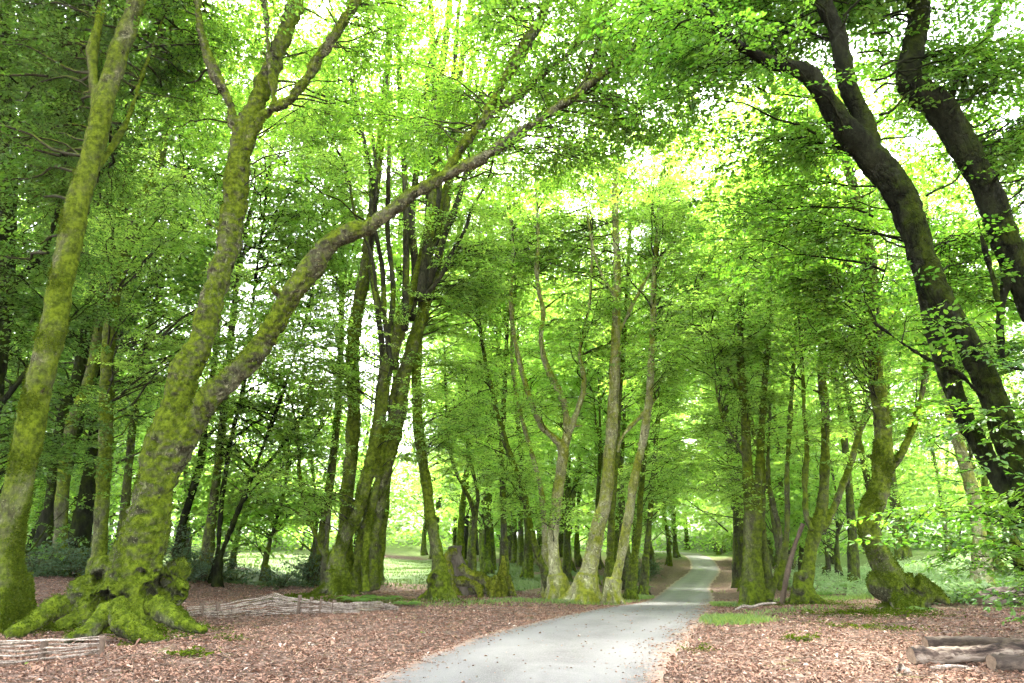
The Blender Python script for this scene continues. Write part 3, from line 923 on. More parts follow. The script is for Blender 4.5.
# D: five-stemmed clump
fanD = [(386, 390, 372, 130, 7, -6), (374, 200, 318, -50, 5, 4), (386, 400, 384, 65, 7, 6), (412, 320, 440, 30, 9, -10), (420, 300, 432, -50, 10, 8), (427, 300, 470, -40, 8, -6),
        (430, 290, 505, -30, 7, 6), (404, 330, 395, -50, 8, 4), (390, 370, 350, 60, 6, 6), (416, 280, 520, 90, 5, -6), (390, 380, 330, 130, 5, 8), (424, 300, 490, 160, 5, 6)]
picture_tree('beech_tree', 'clump of five mossy stems fused at the foot, standing behind the long woven fence', (345, 591),
    [[(338, 594, 24), (337, 570, 22), (341, 546, 20), (357, 511, 18), (370, 467, 17), (379, 423, 17), (384, 379, 17), (394, 344, 18), (404, 312, 17), (416, 280, 13), (428, 230, 11), (434, 170, 10), (438, 100, 9), (448, 20, 8), (452, -40, 7)],
     [(356, 592, 18, .3), (356, 576, 15, .3), (363, 537, 14, .3), (377, 493, 14, .25), (392, 449, 15, .2), (401, 410, 15, .2), (405, 375, 15, .2), (416, 335, 15, .2), (426, 304, 14, .2), (440, 250, 11, .3), (450, 180, 9, .5), (458, 90, 8, .8), (470, 0, 6, 1)],
     [(350, 586, 17, 1.2), (346, 540, 17, 1.2), (347, 498, 17, 1.2), (351, 454, 17, 1.2), (354, 410, 17, 1.2), (353, 366, 17, 1.2), (355, 325, 17, 1.2), (365, 270, 15, .7), (374, 200, 12, .8), (384, 110, 9, 1), (390, 20, 7, 1)],
     [(374, 590, 16, .4), (372, 560, 14, .4), (375, 530, 13, .4), (384, 490, 11, .4), (392, 440, 9, .4), (392, 400, 8, .3), (410, 340, 6, .4), (425, 290, 5, .4)],
     [(366, 592, 12, -.2), (365, 560, 10, -.2), (370, 520, 9, -.1), (380, 470, 8, 0), (390, 420, 7, .1)]],
    crown=[(380, 60, 1, 110, 110, 3.5, 70), (470, 60, 2, 100, 110, 3.5, 50), (330, 150, 0, 70, 90, 3, 30), (420, 190, 1, 80, 70, 3, 34), (330, 340, -.5, 55, 60, 2.2, 30), (450, 300, 1, 40, 60, 2.2, 22), (300, 470, -1, 40, 30, 1.5, 8), (420, 410, -1, 25, 40, 1.5, 8)],
    fan=fanD, Y=22.0, seed=41, voxel=.025, nroot=8, spread=2.3, rooth=0.8, bark='bark_mossy', relief=((0.6, .06), (.16, .03)), moss=40000)

# E: mossy trunk rising from a burled foot beside the stump
picture_tree('beech_tree', 'mossy leaning trunk rising from a dark burled foot just left of the gnarled stump', (439, 588),
    [[(440, 590, 24), (440, 575, 22), (438, 555, 17), (434, 537, 15), (429, 506, 14), (425, 476, 14), (420, 445, 14), (417, 410, 13), (417, 365, 13), (420, 320, 12), (427, 270, 11), (440, 210, 9), (455, 150, 8), (470, 80, 6)]],
    crown=[(455, 140, 1, 80, 80, 3, 46), (470, 260, 1, 60, 55, 2.5, 30), (470, 400, 0, 35, 35, 2, 14), (450, 450, 0, 25, 20, 2, 6)], Y=22.5, seed=42, voxel=.035, lumps=[(437, 580, -.15, 20)], dents=[(434, 580, 0, 8, .3)], nroot=6)

# further trunks behind the stump, in front of the clearing
picture_tree('beech_tree', 'thin dark tree with an upward fork behind the gnarled stump', (471, 570),
    [[(472, 574, 9), (473, 550, 8), (474, 520, 7), (470, 500, 6), (462, 485, 6), (452, 460, 5), (447, 420, 5), (445, 360, 4)], [(474, 530, 6), (478, 500, 6), (475, 480, 6), (468, 450, 5), (466, 400, 4)]],
    crown=[(455, 370, 0, 45, 50, 3, 30), (480, 440, 0, 35, 25, 2, 12)], bark='bark_wood', Y=30, seed=43, voxel=.05)
picture_tree('beech_tree', 'upright dark trunk by the clearing, midway between stump and forked pale tree', (504, 572),
    [[(504, 576, 11), (504, 540, 9), (503, 500, 9), (502, 440, 8), (505, 380, 7), (508, 300, 6), (510, 220, 5)]],
    crown=[(500, 300, 0, 55, 70, 3, 44), (500, 420, 0, 45, 40, 2.5, 24), (520, 480, 0, 35, 20, 2, 10)], bark='bark_wood', Y=31, seed=44, voxel=.05)

# G, H: pale forked tree and the bent stems left of it
picture_tree('beech_tree', 'pale barked tree dividing into an open Y fork at mid height', (559, 590),
    [[(559, 593, 24), (556, 575, 18), (553, 541, 15), (556, 510, 14), (558, 491, 14), (561, 470, 14), (563, 450, 14), (556, 440, 9), (541, 425, 8), (531, 400, 8), (526, 385, 7), (518, 355, 7), (511, 310, 6), (513, 250, 5), (508, 190, 4)],
     [(562, 462, 11), (566, 440, 11), (566, 415, 9), (561, 395, 9), (548, 370, 8), (541, 340, 7), (543, 310, 7), (537, 280, 6), (538, 230, 5), (535, 170, 4)],
     [(565, 448, 9), (572, 425, 8), (581, 400, 8), (584, 380, 7), (580, 350, 5), (590, 300, 4), (592, 240, 4)]],
    crown=[(510, 220, 1, 55, 60, 3, 40), (560, 210, 1, 55, 60, 3, 40), (600, 290, 1, 40, 50, 2, 20), (530, 400, -1, 30, 25, 1.5, 5), (580, 505, -1, 20, 12, .8, 1), (535, 500, -1.5, 40, 14, 1.0, 4), (560, 320, 0, 60, 40, 2, 16)],
    bark='bark_pale', Y=24.5, seed=45, voxel=.035)
picture_tree('beech_tree', 'mossy stem bending up from the left at the foot of the pale forked tree', (549, 580),
    [[(552, 588, 13), (546, 573, 12), (538, 556, 11), (531, 531, 10), (526, 505, 9), (518, 476, 8), (503, 435, 8), (493, 395, 7), (485, 360, 6), (478, 300, 5), (480, 230, 4)]],
    crown=[(480, 270, 0, 45, 60, 2.5, 30), (495, 470, -1.5, 40, 16, 1.4, 9), (480, 380, 0, 40, 40, 2, 16)], bark='bark_mossy', Y=26, seed=46, voxel=.04)
picture_tree('beech_tree', 'slender pale stem waving upward between the bent mossy stem and the pale fork', (545, 580),
    [[(546, 584, 10), (545, 545, 8), (543, 506, 8), (539, 480, 7), (531, 450, 6), (521, 415, 6), (513, 370, 6), (512, 330, 5), (516, 270, 4), (514, 200, 3)]],
    crown=[(520, 240, 0, 45, 60, 2.5, 30)], bark='bark_pale', Y=27.5, seed=47, voxel=.04)

# I, J, K, L: leaning pale trees at the left roadside
picture_tree('beech_tree', 'tall pale and yellow-mossed trunk curving up, largest of the three by the lane', (588, 592),
    [[(584, 594, 30), (588, 575, 23), (593, 551, 20), (600, 520, 18), (606, 496, 17), (611, 440, 15), (614, 390, 14), (616, 330, 12), (617, 265, 10), (615, 200, 8), (618, 140, 6), (614, 90, 4)],
     [(616, 340, 5), (640, 290, 5), (662, 255, 4), (690, 220, 3)], [(617, 300, 4), (596, 260, 4), (585, 200, 3)]],
    crown=[(610, 170, 1, 65, 70, 3, 46), (660, 230, 0, 50, 40, 2.5, 24), (570, 250, 2, 40, 50, 2, 20), (620, 300, 2, 45, 40, 2, 14)], bark='bark_pale', Y=24.0, seed=51, voxel=.035, spread=1.7)
picture_tree('beech_tree', 'straight greenish trunk half hidden behind the tall curving pale trunk', (609, 590),
    [[(609, 594, 14), (610, 560, 11), (611, 531, 10), (614, 470, 10), (617, 430, 9), (620, 380, 8), (626, 310, 7), (630, 230, 5)]],
    crown=[(640, 240, 0, 55, 70, 3, 40), (650, 350, 0, 40, 40, 2.5, 20)], bark='bark_mossy', Y=26.5, seed=52, voxel=.04)
picture_tree('beech_tree', 'pale knotty trunk leaning right with one thin side branch, nearest the lane', (613, 592),
    [[(612, 595, 17), (616, 580, 13), (621, 556, 12), (626, 531, 12), (631, 501, 12), (634, 480, 12), (640, 455, 11), (644, 435, 11), (649, 400, 10), (651, 365, 9), (653, 320, 8), (655, 260, 6), (660, 190, 4)],
     [(618, 452, 4), (622, 437, 5), (634, 423, 5), (645, 412, 5)]],
    crown=[(660, 200, 0, 50, 60, 2.5, 36), (690, 290, 0, 40, 40, 2, 22), (660, 370, 1, 40, 25, 2, 10)], bark='bark_pale', Y=23.8, seed=53, voxel=.035, spread=1.6)
picture_tree('beech_tree', 'leaning mossy trunk next along the lane beyond the pale knotty one', (630, 585),
    [[(630, 588, 12), (634, 560, 10), (639, 526, 9), (641, 491, 8), (646, 440, 7), (650, 380, 6), (660, 300, 5)]],
    crown=[(660, 300, 0, 45, 60, 3, 40), (665, 420, 0, 30, 40, 2.5, 26), (655, 470, 0, 30, 25, 2, 16)], bark='bark_mossy', Y=30, seed=54, voxel=.045)
picture_tree('beech_tree', 'dark mossy trunk beside evergreen shrubs at the left bend of the lane', (644, 580),
    [[(643, 582, 10), (646, 556, 8), (649, 526, 8), (653, 480, 7), (658, 420, 6), (668, 340, 5)]],
    crown=[(675, 360, 0, 40, 60, 3, 40), (670, 450, 0, 30, 35, 2.5, 24), (665, 490, 0, 22, 18, 2, 10)], bark='bark_wood', Y=35, seed=55, voxel=.05)

# M, N: clumps on the right of the lane
picture_tree('beech_tree', 'cluster of slim mossy stems sharing one foot on the right roadside', (757, 600),
    [[(751, 602, 20), (749, 585, 17), (748, 561, 15), (749, 509, 14), (747, 461, 13), (745, 410, 11), (740, 350, 9), (742, 280, 7), (738, 200, 5)],
     [(762, 601, 16), (759, 575, 12), (757, 541, 12), (759, 477, 11), (761, 440, 10), (765, 380, 8), (770, 300, 6), (768, 220, 4)],
     [(768, 599, 12, .2), (766, 565, 10, .2), (762, 530, 8, .2), (764, 480, 6, .2)],
     [(768, 600, 13), (774, 584, 10), (783, 561, 9), (787, 525, 8), (787, 477, 7), (790, 420, 6), (795, 340, 4)],
     [(774, 584, 6, .3), (779, 556, 7, .3), (780, 532, 7, .3), (773, 503, 7, .3), (768, 470, 6, .3), (770, 420, 5, .3)],
     [(747, 461, 6), (735, 440, 4), (722, 415, 4), (715, 380, 3)], [(745, 410, 5), (720, 350, 4), (700, 310, 3)]],
    crown=[(740, 230, 0, 60, 70, 3, 44), (715, 330, 0, 50, 50, 2.5, 34), (770, 320, 0, 50, 50, 2.5, 34), (760, 400, -.5, 50, 30, 2, 9), (730, 420, .5, 35, 30, 2, 9), (715, 480, 1, 28, 25, 2, 10)],
    bark='bark_mossy', Y=21.5, seed=61, voxel=.03, nroot=6)
picture_tree('beech_tree', 'knotted tree with one brown bare stem and two mossy limbs, behind the pale fallen branch', (806, 600),
    [[(804, 602, 22), (806, 585, 18), (811, 548, 16), (818, 525, 17), (823, 500, 13), (825, 461, 12), (825, 412, 11), (822, 370, 10), (826, 310, 8), (822, 240, 6), (828, 170, 4)],
     [(822, 530, 12), (830, 517, 10), (839, 494, 9), (848, 470, 9), (856, 445, 8), (866, 410, 6), (880, 360, 4)],
     [(812, 530, 8, -.2), (806, 514, 8, -.2), (805, 477, 8, -.2), (807, 445, 7, -.2), (804, 412, 6, -.2), (803, 380, 5, -.2), (800, 330, 4, -.2)]],
    crown=[(820, 230, 0, 55, 70, 2.5, 44), (860, 330, 0, 45, 50, 2.2, 30), (790, 330, 0, 40, 40, 2, 20), (845, 430, 0, 40, 25, 1.6, 6), (800, 420, -.5, 45, 22, 1.5, 6)],
    bark='bark_mossy', Y=20.5, seed=62, voxel=.03, nroot=6, lumps=[(799, 588, -.3, 13), (803, 575, -.3, 11)])

# O: S-curved trunk
picture_tree('beech_tree', 'S-curved mossy trunk with a swollen elbow above its foot, right of the lane', (906, 610),
    [[(908, 612, 30), (902, 598, 32), (892, 582, 34), (881, 560, 30), (873, 543, 28), (868, 525, 27), (872, 508, 27), (879, 490, 25), (883, 465, 23), (883, 430, 21), (880, 405, 20), (876, 370, 18), (874, 331, 18), (871, 268, 17), (862, 231, 16), (855, 195, 13), (846, 162, 11), (830, 130, 9), (815, 100, 8)],
     [(884, 480, 12), (892, 468, 11), (902, 452, 10), (912, 430, 9), (917, 415, 9), (924, 380, 8), (930, 330, 6), (945, 270, 5)],
     [(855, 200, 8), (835, 182, 6, -.3), (815, 165, 5, -.5), (795, 144, 5, -.8), (780, 118, 4, -1), (765, 95, 4, -1.2), (745, 75, 3, -1.4)]],
    crown=[(790, 130, -.5, 80, 60, 2, 46), (870, 180, 0, 60, 60, 2, 34), (940, 290, .3, 45, 60, 1.8, 30), (850, 330, -.8, 45, 45, 1.4, 22), (830, 270, -.8, 45, 40, 1.4, 22), (925, 400, .4, 30, 30, 1.0, 5), (770, 230, -.5, 45, 45, 1.5, 18)],
    bark='bark_mossy', Y=17.0, seed=63, voxel=.03, nroot=2, lumps=[(886, 586, -.05, 34), (920, 596, 0, 26)], dents=[(912, 598, -.3, 20, .22)],
    extra_roots=[([at(915, 585, 17), at(935, 594, 16.9), at(950, 604, 16.8)], [.30, .2, .06]), ([at(898, 600, 16.7), at(902, 610, 16.2), at(893, 618, 15.9)], [.22, .14, .06])],
    relief=((.6, .05), (.14, .02)), moss=18000)

# P: the big dark pair on the right
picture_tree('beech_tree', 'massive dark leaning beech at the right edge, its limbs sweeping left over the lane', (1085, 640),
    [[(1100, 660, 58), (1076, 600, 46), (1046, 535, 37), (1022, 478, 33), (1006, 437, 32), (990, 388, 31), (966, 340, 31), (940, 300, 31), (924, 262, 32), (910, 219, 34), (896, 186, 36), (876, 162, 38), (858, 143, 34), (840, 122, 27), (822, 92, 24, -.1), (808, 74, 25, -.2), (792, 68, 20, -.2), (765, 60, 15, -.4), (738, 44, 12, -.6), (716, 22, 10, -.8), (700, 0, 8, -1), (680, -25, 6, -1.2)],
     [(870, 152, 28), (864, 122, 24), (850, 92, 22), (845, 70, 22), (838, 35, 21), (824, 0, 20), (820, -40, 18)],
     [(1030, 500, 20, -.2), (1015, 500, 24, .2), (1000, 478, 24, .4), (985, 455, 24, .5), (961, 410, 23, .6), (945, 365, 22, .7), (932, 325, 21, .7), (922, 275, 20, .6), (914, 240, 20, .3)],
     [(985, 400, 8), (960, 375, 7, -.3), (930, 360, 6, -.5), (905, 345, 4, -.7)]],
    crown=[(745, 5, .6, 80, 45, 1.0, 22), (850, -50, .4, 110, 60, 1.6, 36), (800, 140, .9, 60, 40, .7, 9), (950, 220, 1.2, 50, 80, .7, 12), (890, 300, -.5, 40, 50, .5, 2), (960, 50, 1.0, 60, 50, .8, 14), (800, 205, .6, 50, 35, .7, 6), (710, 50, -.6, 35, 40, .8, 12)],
    bark='bark_shaded', leaf='leaf_near', tset='near', Y=9.5, seed=64, voxel=.025, nroot=5, maxlen=2.2, relief=((.35, .035), (.1, .012)))
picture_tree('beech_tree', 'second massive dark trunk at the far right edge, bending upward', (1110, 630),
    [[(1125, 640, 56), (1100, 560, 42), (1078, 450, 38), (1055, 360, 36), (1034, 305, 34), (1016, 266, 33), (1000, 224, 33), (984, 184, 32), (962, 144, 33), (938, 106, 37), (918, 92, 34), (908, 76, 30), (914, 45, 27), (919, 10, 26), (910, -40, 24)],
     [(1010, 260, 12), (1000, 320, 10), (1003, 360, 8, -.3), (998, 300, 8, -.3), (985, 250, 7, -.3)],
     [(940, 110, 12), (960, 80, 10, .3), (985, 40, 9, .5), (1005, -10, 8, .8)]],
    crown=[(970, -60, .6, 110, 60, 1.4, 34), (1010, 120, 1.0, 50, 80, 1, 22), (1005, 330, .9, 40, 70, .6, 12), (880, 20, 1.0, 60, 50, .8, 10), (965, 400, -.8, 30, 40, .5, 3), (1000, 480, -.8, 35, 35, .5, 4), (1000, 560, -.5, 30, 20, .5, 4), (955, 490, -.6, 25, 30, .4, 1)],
    bark='bark_shaded', leaf='leaf_near', tset='near', Y=10.2, seed=65, voxel=.025, nroot=5, maxlen=2.6, relief=((.35, .035), (.1, .012)))
picture_tree('beech_tree', 'broad pale trunk in the glade seen between the S-curved trunk and the massive dark beech', (980, 575),
    [[(982, 585, 22), (980, 545, 17), (974, 500, 16), (962, 455, 15), (950, 410, 14), (940, 350, 12), (930, 280, 10), (925, 200, 8)]],
    crown=[(930, 230, 0, 60, 80, 3, 50), (980, 330, 0, 50, 60, 3, 30), (940, 410, 0, 40, 30, 2.5, 14)], bark='bark_pale', Y=24, seed=66, voxel=.045)

# ------------------------------------------------------------------ forest trees, built once per kind and copied
def proto(kind, seed, Hh, r0, lean, forks, ells, bark, leaf, nb=5):
    r = np.random.default_rng(seed)
    n = 9
    P = []
    ph = r.uniform(0, 6.28, 2)
    for k in range(n):
        f = k / (n - 1)
        P.append((lean * Hh * f ** 1.3 + 0.22 * math.sin(f * 7 + ph[0]), 0.22 * math.sin(f * 6 + ph[1]), f * Hh - (0.15 if k == 0 else 0)))
    P = np.array(P); Q = r0 * (1 - np.linspace(0, 1, n) ** 0.85 * 0.82); Q[0] *= 1.35
    limbs = [(P, Q)]
    for (f0, a, ln, up, w) in forks:
        x = f0 * (n - 1); i = int(x)
        p = P[i] + (P[min(i + 1, n - 1)] - P[i]) * (x - i)
        q = []
        for k in range(6):
            f = k / 5
            d = ln * f
            q.append(p + np.array([math.cos(a) * d * (1 - up) * (1 - .25 * f), math.sin(a) * d * (1 - up) * (1 - .25 * f), d * up + 0.5 * d * f * up]) + (r.normal(0, 0.05 * ln * f, 3)))
        limbs.append((np.array(q), np.linspace(w, w * 0.3, 6)))
    parts = [tube(p, q, 10, jit=0.04, res=6, seed=seed) for p, q in limbs]
    for k in range(nb):
        a = k * 2 * np.pi / nb + r.normal(0, .3)
        d = np.array([math.cos(a), math.sin(a), 0])
        parts.append(tube(np.array([d * r0 * .2 + (0, 0, .7), d * r0 * .9 + (0, 0, .28), d * r0 * 2.2 + (0, 0, -.12)]), [r0 * .5, r0 * .45, r0 * .15], 7, res=4))
    tm = fuse(parts, 0.06, ((0.7, 0.05), (0.2, 0.02)), 3)
    fine = [smooth_limb(p, q) for p, q in limbs]
    (LV, LF, LT), W = foliage(fine, [(np.array(c, float), np.array(q, float), m) for c, q, m in ells], TS['far'], r, ns=7, scale=1.0, maxlen=4.0, twigs=False, flat=.3, thick=1.2)
    tm.materials.append(M[bark])
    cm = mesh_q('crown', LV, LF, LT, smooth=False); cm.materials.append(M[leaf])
    bm_ = mesh_q('bough', *W); bm_.materials.append(M['twig'])
    return tm, bm_, cm

PR = {
    'tall': proto('tall', 101, 22, .26, .03, [(.42, .5, 6, .75, .11), (.5, 2.6, 6, .7, .1), (.55, 4.4, 6, .7, .1), (.66, 1.4, 5, .7, .08)],
                  [((0, 0, 17), (3.6, 3.6, 5), 70), ((1.5, .5, 11), (3.4, 3.4, 3), 30), ((-1.5, .5, 8), (3, 3, 2.5), 18), ((.5, -1, 5.5), (2.8, 2.8, 1.6), 10)], 'bark_wood', 'leaf_lit'),
    'slim': proto('slim', 102, 19, .19, -.05, [(.5, 1.0, 5, .75, .08), (.6, 3.6, 5, .75, .07), (.35, 5.4, 4.5, .6, .07)],
                  [((-.8, 0, 15.5), (2.8, 2.8, 4.5), 56), ((.6, .5, 9.5), (2.8, 2.8, 3), 28), ((-1, -.8, 5), (2.4, 2.4, 1.6), 10)], 'bark_mossy', 'leaf_lit'),
    'twin': proto('twin', 103, 21, .24, .06, [(.08, 3.3, 17, .93, .2), (.5, .8, 5, .7, .08), (.6, 5.2, 5, .7, .08)],
                  [((1, 0, 17), (3.8, 3, 4.6), 56), ((-2, 0, 14), (3, 3, 4), 36), ((0, 0, 8.5), (3.6, 3, 2.6), 26), ((0, 1, 4.5), (3, 2.6, 1.5), 10)], 'bark_mossy', 'leaf_lit'),
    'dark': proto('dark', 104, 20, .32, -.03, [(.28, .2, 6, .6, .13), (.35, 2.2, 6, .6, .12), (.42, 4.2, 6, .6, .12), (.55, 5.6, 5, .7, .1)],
                  [((0, 0, 15.5), (4.2, 4.2, 4.6), 66), ((0, 0, 9.5), (4.4, 4.4, 3.2), 50), ((0, 0, 5.5), (4, 4, 1.8), 24)], 'bark_shaded', 'leaf_shaded'),
    'high': proto('high', 106, 24, .2, .03, [(.45, .9, 6, .75, .09), (.5, 3.0, 6, .7, .09), (.58, 5.0, 6, .7, .08), (.7, 1.9, 5, .7, .07)],
                 [((0, 0, 19), (3.6, 3.6, 4.5), 60), ((.6, 0, 13.5), (4, 4, 2.8), 44), ((0, .6, 9.5), (3.2, 3.2, 1.6), 14)], 'bark_wood', 'leaf_lit'),
    'low': proto('low', 105, 8.5, .12, .05, [(.2, .6, 3.5, .6, .06), (.3, 2.7, 3.5, .6, .06), (.35, 4.8, 3.5, .6, .05)],
                 [((.2, 0, 6), (2.2, 2.2, 2.4), 40), ((0, 0, 3.4), (2.4, 2.4, 1.4), 26), ((0, 0, 2.5), (2.0, 2.0, .6), 10)], 'bark_wood', 'leaf_lit'),
}
placed = []
def forest_tree(kind, x, y, label, group, s=None, sz=None):
    tm, bm_, cm = PR[kind]
    root = thing('low_tree' if kind == 'low' else 'beech_tree', label, 'tree', (x, y, float(H(x, y))), group)
    root.rotation_euler = (0, 0, random.uniform(0, 6.28))
    s = s or random.uniform(.85, 1.15)
    root.scale = (s, s, s * random.uniform(.92, 1.1))
    for nm, me in (('trunk', tm), ('bough', bm_), ('crown', cm)):
        link(nm, me, None, root)
    placed.append((x, y))

def scatter(n, fx, y0, y1, kinds, label, group, gap=3.0, ok=None, tries=40, smin=.85, smax=1.15):
    c = 0
    for _ in range(n * tries):
        if c >= n: break
        y = random.uniform(y0, y1); x = random.uniform(*fx(y))
        if ok and not ok(x, y): continue
        if any((x - a) ** 2 + (y - b) ** 2 < gap * gap for a, b in placed): continue
        k = random.choice(kinds)
        forest_tree(k, x, y, label, group, random.uniform(smin, smax)); c += 1

def off_lawn(x, y): return x > -5 or ((x + 21) / 28) ** 4 + ((y - 52) / 26) ** 4 > 1
lx = lambda y: float(lane_x(y))
scatter(14, lambda y: (lx(y) - 7.5, lx(y) - 2.4), 36, 100, ['slim', 'slim', 'tall', 'twin'], 'slim trunk in the row along the left verge of the lane beyond its bend', 'trees in the row along the far left verge', 2.2)
scatter(22, lambda y: (-4, lx(y) - 5), 32, 95, ['tall', 'twin', 'slim'], 'tree in the dense wood between the clearing and the lane', 'trees between clearing and lane', 3.2, off_lawn, smin=1.1, smax=1.4)
scatter(28, lambda y: (-78, -4), 77, 100, ['tall', 'dark', 'twin', 'low', 'low'], 'leafy tree in the line closing the far side of the sunlit clearing', 'trees beyond the clearing', 3.4, off_lawn, smin=1.0, smax=1.45)
scatter(16, lambda y: (-0.82 * y, -0.60 * y), 27, 60, ['dark', 'dark', 'low', 'tall'], 'shaded tree in the thick wood behind the trunks at far left', 'trees in the dark wood at left', 3.2, smin=1.0, smax=1.3)
scatter(4, lambda y: (-0.62 * y, -0.16 * y), 27, 33, ['high'], 'tall slim tree by the near edge of the clearing, its crown high up', 'tall trees at the near clearing edge', 2.6, smin=1.0, smax=1.25)
scatter(5, lambda y: (-0.64 * y, -0.24 * y), 28, 36, ['low'], 'young leafy tree between the great beech and the clearing', 'young trees at the near clearing edge', 2.0, smin=1.05, smax=1.4)
for (x_, y_, s_) in ((6.0, 38, 1.3), (14.2, 40, 1.3), (17, 36, 1.2), (17.5, 50, 1.35)):
    forest_tree('high', x_, y_, 'very tall slim tree with a pale high crown beside the far bend of the lane', 'tall trees flanking the far bend of the lane', s_)
scatter(16, lambda y: (lx(y) + 3.0, lx(y) + 8), 34, 105, ['slim', 'tall', 'slim', 'twin'], 'slim tree in the row along the right verge of the lane beyond the mossy cluster', 'trees in the row along the far right verge', 2.4, smin=1.0, smax=1.35)
scatter(12, lambda y: (lx(y) + 3, lx(y) + 9), 40, 80, ['low', 'low', 'tall'], 'leafy tree filling the wood right of the lane', 'leafy trees right of the lane', 2.6, smin=1.0, smax=1.4)
scatter(22, lambda y: (26, 0.66 * y + 10), 62, 98, ['tall', 'slim', 'twin', 'low'], 'pale tree beyond the bright glade on the right', 'trees beyond the bright glade', 3.4, smin=1.0, smax=1.35)
scatter(4, lambda y: (0.48 * y, 0.72 * y), 27, 40, ['slim'], 'thin pale trunk standing in the bright green glade at right', 'thin trunks in the glade', 3.2)
scatter(26, lambda y: (-14, 34), 100, 150, ['tall', 'dark', 'twin', 'low'], 'distant tree where the lane disappears', 'trees where the lane disappears', 3.2, lambda x, y: abs(x - lx(y)) > 2.6, smin=1.0, smax=1.5)
scatter(18, lambda y: (-80, 95), 105, 150, ['tall', 'dark', 'low'], 'far tree closing the view behind the wood', 'trees at the back of the wood', 4, lambda x, y: abs(x - lx(y)) > 2.6, smin=1.1, smax=1.6)

# ------------------------------------------------------------------ stump
def build_stump():
    b = ground_at(470, 596)
    Y = b[1]
    t = thing('stump', 'gnarled mossy tree stump with a sawn top and twisted swan-neck root', 'stump', b)
    def L(pts): 
        P, Q = px_limb(pts, Y); return tube(P - b, Q * .8, 10, jit=.05, res=6)
    parts = [L([(447, 602, 19), (449, 585, 17), (449, 572, 13), (446.5, 561, 11), (450, 553, 10), (457, 551, 8)]),
             L([(460, 566, 10), (470, 575, 12), (480, 577, 13), (487, 583, 12), (489, 592, 10), (490, 602, 8)]),
             L([(456, 582, 14), (466, 581, 13), (476, 585, 11), (480, 594, 8, -.2), (482, 603, 7, -.25)]),
             L([(449, 585, 16), (455, 595, 16, -.1), (463, 603, 13, -.2)]), L([(460, 590, 12, .2), (474, 590, 11, .2), (490, 590, 10, .2)]),
             L([(503, 556, 4), (503, 566, 8), (502, 576, 13), (500, 586, 15), (498, 602, 15)]),
             L([(497, 576, 8, -.1), (493, 588, 8, -.2), (491, 603, 7, -.3)]), L([(507, 576, 9), (511, 590, 10), (517, 603, 7)]),
             L([(503, 580, 7, -.2), (505, 592, 8, -.3), (503, 604, 6, -.4)]), L([(486, 582, 9), (496, 580, 10)]),
             L([(440, 602, 9), (447, 592, 9)])]
    rm = fuse(parts, .02, ((.25, .03), (.08, .02)), 2, 'root')
    link('root', rm, M['stump_moss'], t)
    moss_on(rm, 5000, t, 5)
    P, Q = px_limb([(462, 600, 20, .25), (459, 575, 16, .25), (455, 556, 14, .25), (454.5, 546, 14, .25)], Y)
    P2, Q2 = px_limb([(455, 556, 12, .2), (462, 566, 9, .1), (470, 578, 7, 0), (474, 586, 5, -.05)], Y)
    link('trunk', fuse([tube(P - b, Q, 12, jit=.05, res=6), tube(P2 - b, Q2, 8, res=6)], .025, ((.2, .03), (.06, .012)), 2), M['stump_wood'], t)
build_stump()

# ------------------------------------------------------------------ woven hurdles
def hurdle(label, top, posts, seed, rows, hmax, Yoff=0.0):
    """top: list of (px, py_top, py_bottom); rods woven in and out of stakes along that line."""
    r = np.random.default_rng(seed)
    base = np.array([ground_at(px, pb) for px, _, pb in top])
    hs = []
    for (px, pt, pb), g in zip(top, base):
        hs.append(max(0.05, at(px, pt, g[1])[2] - g[2]))
    hs = np.array(hs)
    s = np.linspace(0, 1, len(base))
    b = base[len(base) // 2]
    t = thing('woven_fence', label, 'fence', b)
    line = lambda u: np.array([np.interp(u, s, base[:, k]) for k in range(3)])
    hh = lambda u: float(np.interp(u, s, hs))
    tot = float(np.sum(np.linalg.norm(np.diff(base, axis=0), axis=1)))
    nrm = base[-1] - base[0]; nrm[2] = 0; nrm /= np.linalg.norm(nrm); nrm = np.array([nrm[1], -nrm[0], 0])
    for k in range(rows):
        lv = (k + .5) / rows
        n_r = max(1, int(tot / 2.0))
        for q in range(n_r):
            u0 = max(0, (q + r.uniform(-.25, .25)) / n_r); u1 = min(1, u0 + r.uniform(1.2, 1.9) / n_r)
            if u1 - u0 < .05: continue
            m = max(6, int((u1 - u0) * tot / .18))
            pts = []
            sag = r.normal(0, .015); wav = r.normal(0, .022); ph2 = r.uniform(0, 6); ph = r.choice([0, 3.14]); tilt = r.normal(0, .025)
            for i in range(m):
                f = i / (m - 1); u = u0 + (u1 - u0) * f
                g = line(u)
                z = H(g[0], g[1]) + 0.02 + hh(u) * min(1.02, lv + r.normal(0, .015) + wav * math.sin(f * 9 + ph2)) + sag * math.sin(f * 3.14) + tilt * (f - .5)
                pts.append((g[0], g[1], z) + nrm * (.045 * math.sin(u * tot / .75 * 3.14 + ph + k * 3.14) + r.normal(0, .008)) - b)
            rad = r.uniform(.011, .019)
            pts = np.array(pts)
            V, F = tube(pts, np.linspace(rad, rad * .6, m), 6, jit=.08, res=2)
            link('rod', mesh_q('rod', V, F), M['wattle'], t)
    for (px, pt) in posts:
        k = np.interp(px, [q[0] for q in top], s)
        g = line(k)
        z1 = at(px, pt, g[1])[2]
        V, F = tube(np.array([(g[0], g[1], H(g[0], g[1]) - .2), (g[0] + .01, g[1], (g[2] + z1) / 2), (g[0] + .015, g[1], z1)]) - b, [.04, .042, .04], 8, jit=.06, res=3)
        link('post', mesh_q('post', V, F), M['post'], t)

